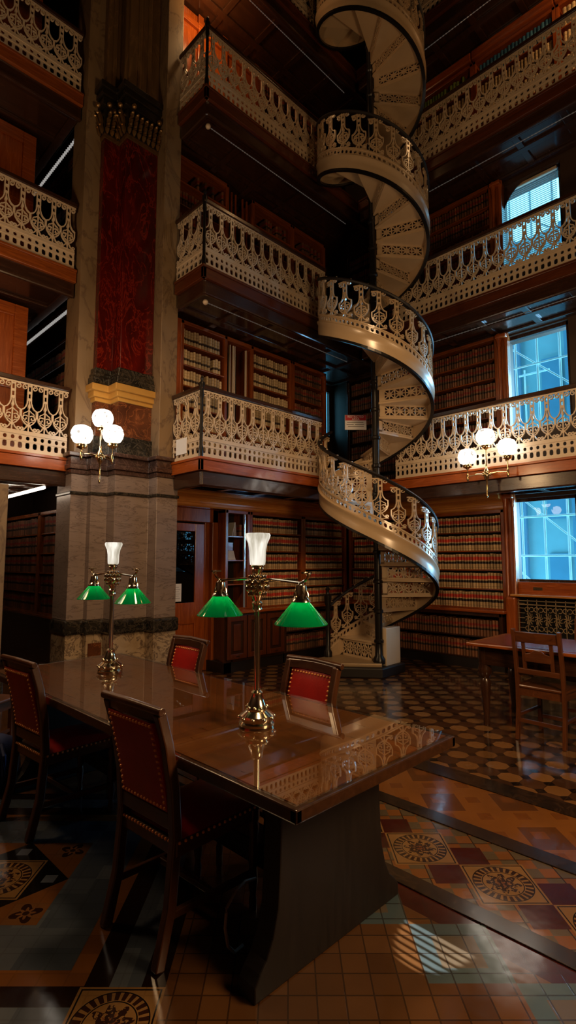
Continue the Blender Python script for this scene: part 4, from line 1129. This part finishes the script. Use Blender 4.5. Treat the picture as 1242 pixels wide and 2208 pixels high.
# ------------------------------------------------------------------ table lamps
def make_lamp(label):
    t = thing('table_lamp', label, 'lamp', group='two armed table lamps')
    b = MB(); b.lathe([(.082, 0), (.084, .012), (.078, .02), (.082, .032), (.080, .045), (.062, .058), (.05, .066), (.052, .075), (.044, .085), (.034, .11), (.026, .135), (.028, .145), (.016, .155), (.0155, .16)], n=28)
    for k in range(10):
        a = R(36 * k); b.sphere((.080 * math.cos(a), .080 * math.sin(a), .035), .010, 8, 6)
        b.sphere((.047 * math.cos(a), .047 * math.sin(a), .080), .008, 8, 6)
    obj('base', b, SILVER, t, smooth=True)
    obj('stem', MB().lathe([(.0145, .15), (.0135, .52)], n=14), SILVER, t, smooth=True)
    k_ = MB(); k_.lathe([(.014, .515), (.024, .525), (.020, .54), (.026, .555), (.018, .565), (.034, .60), (.040, .625), (.034, .65), (.018, .665), (.018, .68), (.022, .70), (.030, .715), (.026, .722), (.034, .728), (.030, .738)], n=18)
    for j in range(9):
        a = R(40 * j)
        for zz, rr, q_ in ((.598, .036, .010), (.625, .046, .013), (.652, .046, .013), (.676, .034, .010)): k_.sphere((rr * math.cos(a + zz * 9), rr * math.sin(a + zz * 9), zz), q_, 7, 5, 1.3)
    obj('knot', k_, SILVER, t, smooth=True)
    tu = MB(); prof = [(.036, .735), (.038, .75), (.040, .80), (.046, .835), (.058, .862), (.0615, .875), (.056, .885), (.050, .884)]
    n = 24; vs = []; fs = []
    for r_, z_ in prof:
        for j in range(n):
            q = 1 + .045 * math.cos(6 * 2 * math.pi * j / n) * (r_ / .06); vs.append((r_ * q * math.cos(2 * math.pi * j / n), r_ * q * math.sin(2 * math.pi * j / n), z_))
    for i in range(len(prof) - 1):
        for j in range(n):
            a = i * n + j; c_ = i * n + (j + 1) % n; fs.append((a, c_, c_ + n, a + n))
    tu.add(vs, fs); obj('tulip_shade', tu, TULIP, t, smooth=True)
    for s_ in (1, -1):
        y = .285 * s_
        am = obj('arm', MB().tube([(0, 0, .655), (0, .08 * s_, .668), (0, .18 * s_, .662), (0, y, .655), (0, y + .035 * s_, .672), (0, y + .05 * s_, .695)], .0065, 8), SILVER, t, smooth=True)
        kn = MB().sphere((0, y + .045 * s_, .695), .012, 8, 6); kn.box(-.028, .028, y + .035 * s_ - .006, y + .035 * s_ + .006, .697, .705)
        obj('key', kn, SILVER, am, smooth=False)
        so = MB(); so.lathe([(.008, .66), (.014, .65), (.024, .645), (.028, .615), (.026, .60), (.038, .587), (.042, .575), (.034, .57)], (0, y, 0), 14)
        for j in range(6):
            a = R(60 * j); so.tube([(.018 * math.cos(a), y + .018 * math.sin(a), .64), (.030 * math.cos(a), y + .030 * math.sin(a), .61), (.034 * math.cos(a), y + .034 * math.sin(a), .578)], .004, 5)
        obj('socket', so, SILVER, am, smooth=True)
        sh = MB(); n = 32; vs = []; fs = []
        pr = [(.034, .578), (.042, .570), (.085, .520), (.1165, .482), (.116, .478), (.083, .514), (.040, .562), (.030, .570)]
        for r_, z_ in pr:
            for j in range(n): vs.append((r_ * math.cos(2 * math.pi * j / n), y + r_ * math.sin(2 * math.pi * j / n), z_))
        for i in range(4):
            for j in range(n):
                a = i * n + j; c_ = i * n + (j + 1) % n; fs.append((a, c_, c_ + n, a + n))
        shd = MB().add(vs, fs); obj('green_shade', shd, GREEN, am, smooth=True)
        fs = []
        for i in range(4, 7):
            for j in range(n):
                a = i * n + j; c_ = i * n + (j + 1) % n; fs.append((a, c_, c_ + n, a + n))
        obj('shade_lining', MB().add(vs, fs), WHITEIN, am, smooth=True)
        obj('bulb', MB().sphere((0, y, .545), .022, 10, 8), BULB, am, smooth=True)
    return t
lamp = make_lamp('nearer brass table lamp with two green glass shades'); lamp.location = (1.70, 1.905, .7535)
dup(lamp, (1.785, 3.52, .7535), 0, 'farther brass table lamp with two green shades in front of the pillar')

# ------------------------------------------------------------------ chairs with red leather (local +X = front)
def make_chair(label):
    t = thing('leather_chair', label, 'chair', group='red leather reading chairs')
    for s_ in (1, -1):
        obj('back_post', MB().bar([(-.285, s_ * .185, 0), (-.235, s_ * .185, .2), (-.215, s_ * .185, .44), (-.228, s_ * .185, .62), (-.262, s_ * .185, .80), (-.30, s_ * .185, .925)], .036, .042), CHAIRW['Z'], t, bevel=.006)
        obj('leg', MB().lathe([(.016, 0), (.018, .04), (.013, .06), (.022, .12), (.018, .17), (.024, .24), (.019, .30), (.027, .34), (.022, .365), (.028, .38), (.028, .42)], (.20, s_ * .19, 0), 12), CHAIRW['Z'], t, smooth=True)
        obj('side_stretcher', MB().bar([(-.245, s_ * .185, .17), (.20, s_ * .19, .15)], .022, .03), CHAIRW['X'], t, bevel=.004)
    obj('cross_stretcher', MB().bar([(-.02, -.187, .16), (-.02, .187, .16)], .026, .022, up=(0, 0, 1)), CHAIRW['Y'], t, bevel=.004)
    tr = MB(); tr.bar([(-.292, -.185, .908), (-.302, -.09, .912), (-.305, 0, .914), (-.302, .09, .912), (-.292, .185, .908)], .046, .03, up=(-.2, 0, 1))
    tr.tube([(-.308, -.215, .935), (-.318, 0, .942), (-.308, .215, .935)], .017, 10)
    obj('crest_rail', tr, CHAIRW['Y'], t, bevel=.003)
    obj('lower_rail', MB().bar([(-.22, -.17, .50), (-.22, .17, .50)], .06, .026, up=(0, 0, 1)), CHAIRW['Y'], t, bevel=.004)
    # leather back: curved pad, brass nails round both faces
    pad = MB(); N_, M_ = 8, 8; vs = []; fs = []
    def pc(v): return -.222 - .075 * ((v - .53) / .33) ** 1.3 if v > .53 else -.222
    for sd in (1, -1):
        for i in range(N_ + 1):
            for j in range(M_ + 1):
                y = -.16 + .32 * i / N_; v = .535 + .35 * j / M_
                puff = .012 * math.sin(math.pi * i / N_) ** .5 * math.sin(math.pi * j / M_) ** .5
                vs.append((pc(v) + sd * (.014 + puff), y, v))
    K_ = (N_ + 1) * (M_ + 1)
    for sd in (0, 1):
        for i in range(N_):
            for j in range(M_):
                a = sd * K_ + i * (M_ + 1) + j; q = (a, a + 1, a + M_ + 2, a + M_ + 1); fs.append(q if sd else q[::-1])
    ring = [i * (M_ + 1) for i in range(N_ + 1)] + [N_ * (M_ + 1) + j for j in range(1, M_ + 1)] + [i * (M_ + 1) + M_ for i in range(N_ - 1, -1, -1)] + [j for j in range(M_ - 1, 0, -1)]
    for a, b in zip(ring, ring[1:] + ring[:1]): fs.append((a, b, K_ + b, K_ + a))
    back = obj('backrest', pad.add(vs, fs), LEATHER, t, smooth=True)
    nl = MB()
    for sd in (1, -1):
        for i in range(14):
            for v in (.548, .872): nl.sphere((pc(v) + sd * .0165, -.148 + .296 * i / 13, v), .008, 6, 4, .8)
        for j in range(1, 14):
            v = .548 + .324 * j / 14
            for y in (-.148, .148): nl.sphere((pc(v) + sd * .0165, y, v), .008, 6, 4, .8)
    obj('nail_trim', nl, NAIL, back)
    obj('seat_frame', box(-.225, .225, -.205, .205, .375, .435), CHAIRW['X'], t, bevel=.006)
    se = MB(); vs = []; fs = []
    for i in range(9):
        for j in range(9):
            vs.append((-.205 + .43 * i / 8, -.20 + .40 * j / 8, .435 + .035 * (math.sin(math.pi * i / 8) * math.sin(math.pi * j / 8)) ** .4))
    for i in range(8):
        for j in range(8):
            a = i * 9 + j; fs.append((a, a + 9, a + 10, a + 1))
    st2 = obj('seat', se.add(vs, fs), LEATHER, t, smooth=True)
    nl = MB()
    for i in range(16):
        for y in (-.206, .206): nl.sphere((-.21 + .43 * i / 15, y, .428), .0065, 6, 4)
        nl.sphere((.226, -.2 + .4 * i / 15, .428), .0065, 6, 4); nl.sphere((-.227, -.16 + .32 * i / 15, .428), .0065, 6, 4)
    obj('nail_trim', nl, NAIL, st2)
    return t
ch = make_chair('dark framed chair with studded red leather back nearest the camera'); ch.location = (1.425, 2.03, 0); ch.rotation_euler = (0, 0, R(3))
dup(ch, (1.42, 3.33, 0), R(4), 'studded leather chair at the left edge on the near side of the table')
dup(ch, (2.00, 3.32, 0), R(180), 'bright red chair back across the table in front of the door')
dup(ch, (1.99, 2.10, 0), R(178), 'bright red chair back across the table right of the nearer lamp')

# ------------------------------------------------------------------ desk by the window and its wooden chairs
dk = thing('desk', 'wooden desk with leather top and turned legs by the window', 'desk', (5.2, 1.4, 0))
obj('desktop', box(4.74, 5.62, .45, 2.40, .73, .76), WOOD['Y'], dk, world=True, bevel=.008)
DESKL = plain('oxblood_leather', (0.16, 0.03, 0.025), 0.18, 0, .15, 9)
obj('leather_inlay', box(4.80, 5.56, .52, 2.33, .7605, .763), DESKL, dk, world=True)
obj('apron', box(4.84, 5.54, .55, 2.32, .56, .73), WDARK['Y'], dk, world=True)
for x in (4.89, 5.51):
    for y in (2.29, .58):
        obj('leg', MB().lathe([(.026, 0), (.031, .05), (.025, .08), (.042, .30), (.050, .40), (.036, .43), (.060, .47), (.064, .52), (.052, .555), (.058, .58), (.058, .73)], (x, y, 0), 14), WDARK['Z'], dk, world=True, smooth=True)
def make_wchair(label):
    t = thing('wooden_chair', label, 'chair')
    WW = wood('oak_chair', (0.055, 0.016, 0.006), (0.13, 0.04, 0.012), .3, .3)
    for s_ in (1, -1):
        obj('back_post', MB().bar([(-.25, s_ * .19, 0), (-.215, s_ * .19, .25), (-.21, s_ * .19, .45), (-.225, s_ * .19, .65), (-.265, s_ * .19, .93)], .03, .036), WW['Z'], t, bevel=.004)
        obj('leg', MB().bar([(.19, s_ * .18, 0), (.19, s_ * .18, .42)], .034, .034), WW['Z'], t, bevel=.004)
        obj('side_stretcher', MB().bar([(-.235, s_ * .19, .2), (.19, s_ * .18, .2)], .016, .024), WW['X'], t)
    obj('front_stretcher', MB().bar([(.19, -.18, .12), (.19, .18, .12)], .03, .018, up=(0, 0, 1)), WW['Y'], t)
    obj('rear_stretcher', MB().bar([(-.22, -.18, .16), (-.22, .18, .16)], .03, .018, up=(0, 0, 1)), WW['Y'], t)
    obj('top_rail', MB().bar([(-.247, -.19, .865), (-.265, 0, .865), (-.247, .19, .865)], .09, .024, up=(-.15, 0, 1)), WW['Y'], t, bevel=.005)
    obj('lower_rail', MB().bar([(-.22, -.19, .575), (-.225, 0, .575), (-.22, .19, .575)], .045, .02, up=(-.1, 0, 1)), WW['Y'], t, bevel=.004)
    for s_ in (1, -1): obj('spindle', MB().bar([(-.222, s_ * .115, .59), (-.245, s_ * .115, .83)], .028, .016), WW['Z'], t)
    sl = MB().prism([(-.11, .66), (.11, .66), (.11, .725), (.06, .735), (.025, .76), (-.025, .76), (-.06, .735), (-.11, .725)], -.242, -.226, lambda a, b, c: (c, a, b))
    obj('carved_splat', sl, WW['Y'], t, bevel=.004)
    obj('seat', MB().prism([(-.22, -.205), (.215, -.22), (.225, -.2), (.225, .2), (.215, .22), (-.22, .205)], .43, .455), WW['X'], t, bevel=.008)
    obj('seat_frame', box(-.21, .2, -.19, .19, .365, .43), WW['X'], t)
    return t
wc = make_wchair('wooden slat back chair pushed up to the near side of the desk'); wc.location = (4.94, 1.73, 0); wc.rotation_euler = (0, 0, R(-3))
dup(wc, (5.70, 1.62, 0), R(180), 'wooden chair on the window side of the desk at the right edge')
dup(wc, (1.25, 4.62, 0), R(35), 'wooden chair at the far left edge holding a crumpled white bag')

# things by the left edge
cr = random.Random(5); mb = MB(); n, m_ = 12, 8; vs = []; fs = []
for i in range(m_ + 1):
    th = math.pi * i / m_
    for j in range(n):
        r_ = 1 + cr.uniform(-.22, .22); vs.append((.15 * r_ * math.sin(th) * math.cos(2 * math.pi * j / n), .15 * r_ * math.sin(th) * math.sin(2 * math.pi * j / n), .12 - .12 * r_ * math.cos(th)))
for i in range(m_):
    for j in range(n):
        a = i * n + j; b = i * n + (j + 1) % n; fs.append((a, b, b + n, a + n))
zmin = min(v_[2] for v_ in vs); vs = [(a, b, c_ - zmin) for a, b, c_ in vs]
o = obj('plastic_bag', mb.add(vs, fs), plain('white_plastic', (0.6, 0.6, 0.66), .3)); o.location = (1.22, 4.60, .456); tag(o, 'crumpled white plastic bag on the chair at the far left edge', 'bag')
bp = thing('backpack', 'dark blue rounded bag on the floor behind the left chair', 'bag', (1.24, 4.02, 0))
BLUE = plain('blue_cloth', (0.01, 0.025, 0.12), .6)
b_ = MB(); b_.lathe([(.10, 0), (.14, .02), (.155, .12), (.14, .24), (.10, .31), (.04, .34)], n=16)
obj('body', b_, BLUE, bp, smooth=True)
obj('strap', MB().tube([(.0, -.10, .30), (.0, -.16, .24), (.0, -.165, .12), (.0, -.14, .03)], .014, 6), BLUE, bp)
# cable loop beside the table foot
pts = [(1.45, 1.70, .012), (1.40, 1.69, .015), (1.36, 1.68, .06), (1.345, 1.68, .13), (1.36, 1.69, .19), (1.41, 1.70, .225), (1.47, 1.71, .235), (1.53, 1.715, .22)]
sm = []
for i in range(len(pts) - 1):
    for k in range(4): sm.append(tuple(pts[i][q] + (pts[i + 1][q] - pts[i][q]) * k / 4 for q in range(3)))
o = obj('power_cable', MB().tube(sm + [pts[-1]], .006, 8), plain('grey_rubber', (0.35, 0.32, 0.28), .5), smooth=True); tag(o, 'grey loop of power cable behind the table end panel', 'cable')

# ------------------------------------------------------------------ wall lamps with three globes
GLB = .118
def make_sconce(label, spots, hub, base):
    t = thing('wall_lamp', label, 'lamp', hub, 0, 'three globe wall lamps')
    h = Vector(hub)
    bd = MB(); bd.lathe([(.004, -.30), (.014, -.28), (.008, -.25), (.012, -.20), (.012, -.08), (.03, -.05), (.04, 0), (.03, .05), (.014, .08), (.012, .12)], hub, 12)
    for k in range(10):
        a = R(36 * k); bd.sphere((hub[0] + .045 * math.cos(a), hub[1] + .045 * math.sin(a), hub[2] + .01 * (-1) ** k), .014, 7, 5)
    obj('hub', bd, BRASS, t, world=True, smooth=True)
    obj('bracket', MB().tube([hub, tuple((h + Vector(base)) / 2 + Vector((0, 0, .02))), base], .018, 8), BRASS, t, world=True, smooth=True)
    for k, g_ in enumerate(spots):
        g_ = Vector(g_); low = g_ - Vector((0, 0, .30)); 
        if k == 2: ap = [h, h + Vector((0, 0, .12)), Vector((h.x, h.y, g_.z - .16)), g_ - Vector((0, 0, .13))]
        else: ap = [h, h * .5 + Vector((low.x, low.y, h.z + .03)) * .5, Vector((low.x, low.y, h.z)), Vector((low.x, low.y, g_.z - .13))]
        am = obj('arm', MB().tube([tuple(a) for a in ap], .009, 8), BRASS, t, world=True, smooth=True)
        cup = MB(); cup.lathe([(.012, -.17), (.03, -.155), (.055, -.145), (.06, -.125), (.05, -.10)], tuple(g_), 14)
        if k < 2: obj('finial', MB().lathe([(.004, -.07), (.014, -.05), (.014, .02), (.009, .04)], (g_.x, g_.y, h.z), 10), BRASS, am, world=True, smooth=True)
        obj('cup', cup, BRASS, am, world=True, smooth=True)
        obj('globe', MB().lathe([(.05, -.10), (.085, -.085), (.108, -.045), (GLB, 0), (.108, .045), (.085, .082), (.045, .098), (.04, .10)], tuple(g_), 20), GLOBE, am, world=True, smooth=True)
    return t
make_sconce('three globe brass lamp on the pillar cornice', [(2.44, 5.62, 2.89), (2.78, 5.58, 2.945), (2.70, 5.68, 3.13)], (2.655, 5.62, 2.67), (2.92, 5.88, 2.70))
make_sconce('three globe brass lamp on the gallery front beside the window', [(6.56, 3.22, 2.885), (6.56, 2.69, 2.935), (6.52, 2.945, 3.10)], (6.55, 2.96, 2.62), (6.73, 2.96, 2.65))
make_sconce('three globe brass lamp left of the view, mirrored in the window', [(0.75, 5.3, 2.85), (0.75, 4.8, 2.85), (0.75, 5.05, 3.05)], (0.75, 5.05, 2.5), (0.60, 5.05, 2.48))
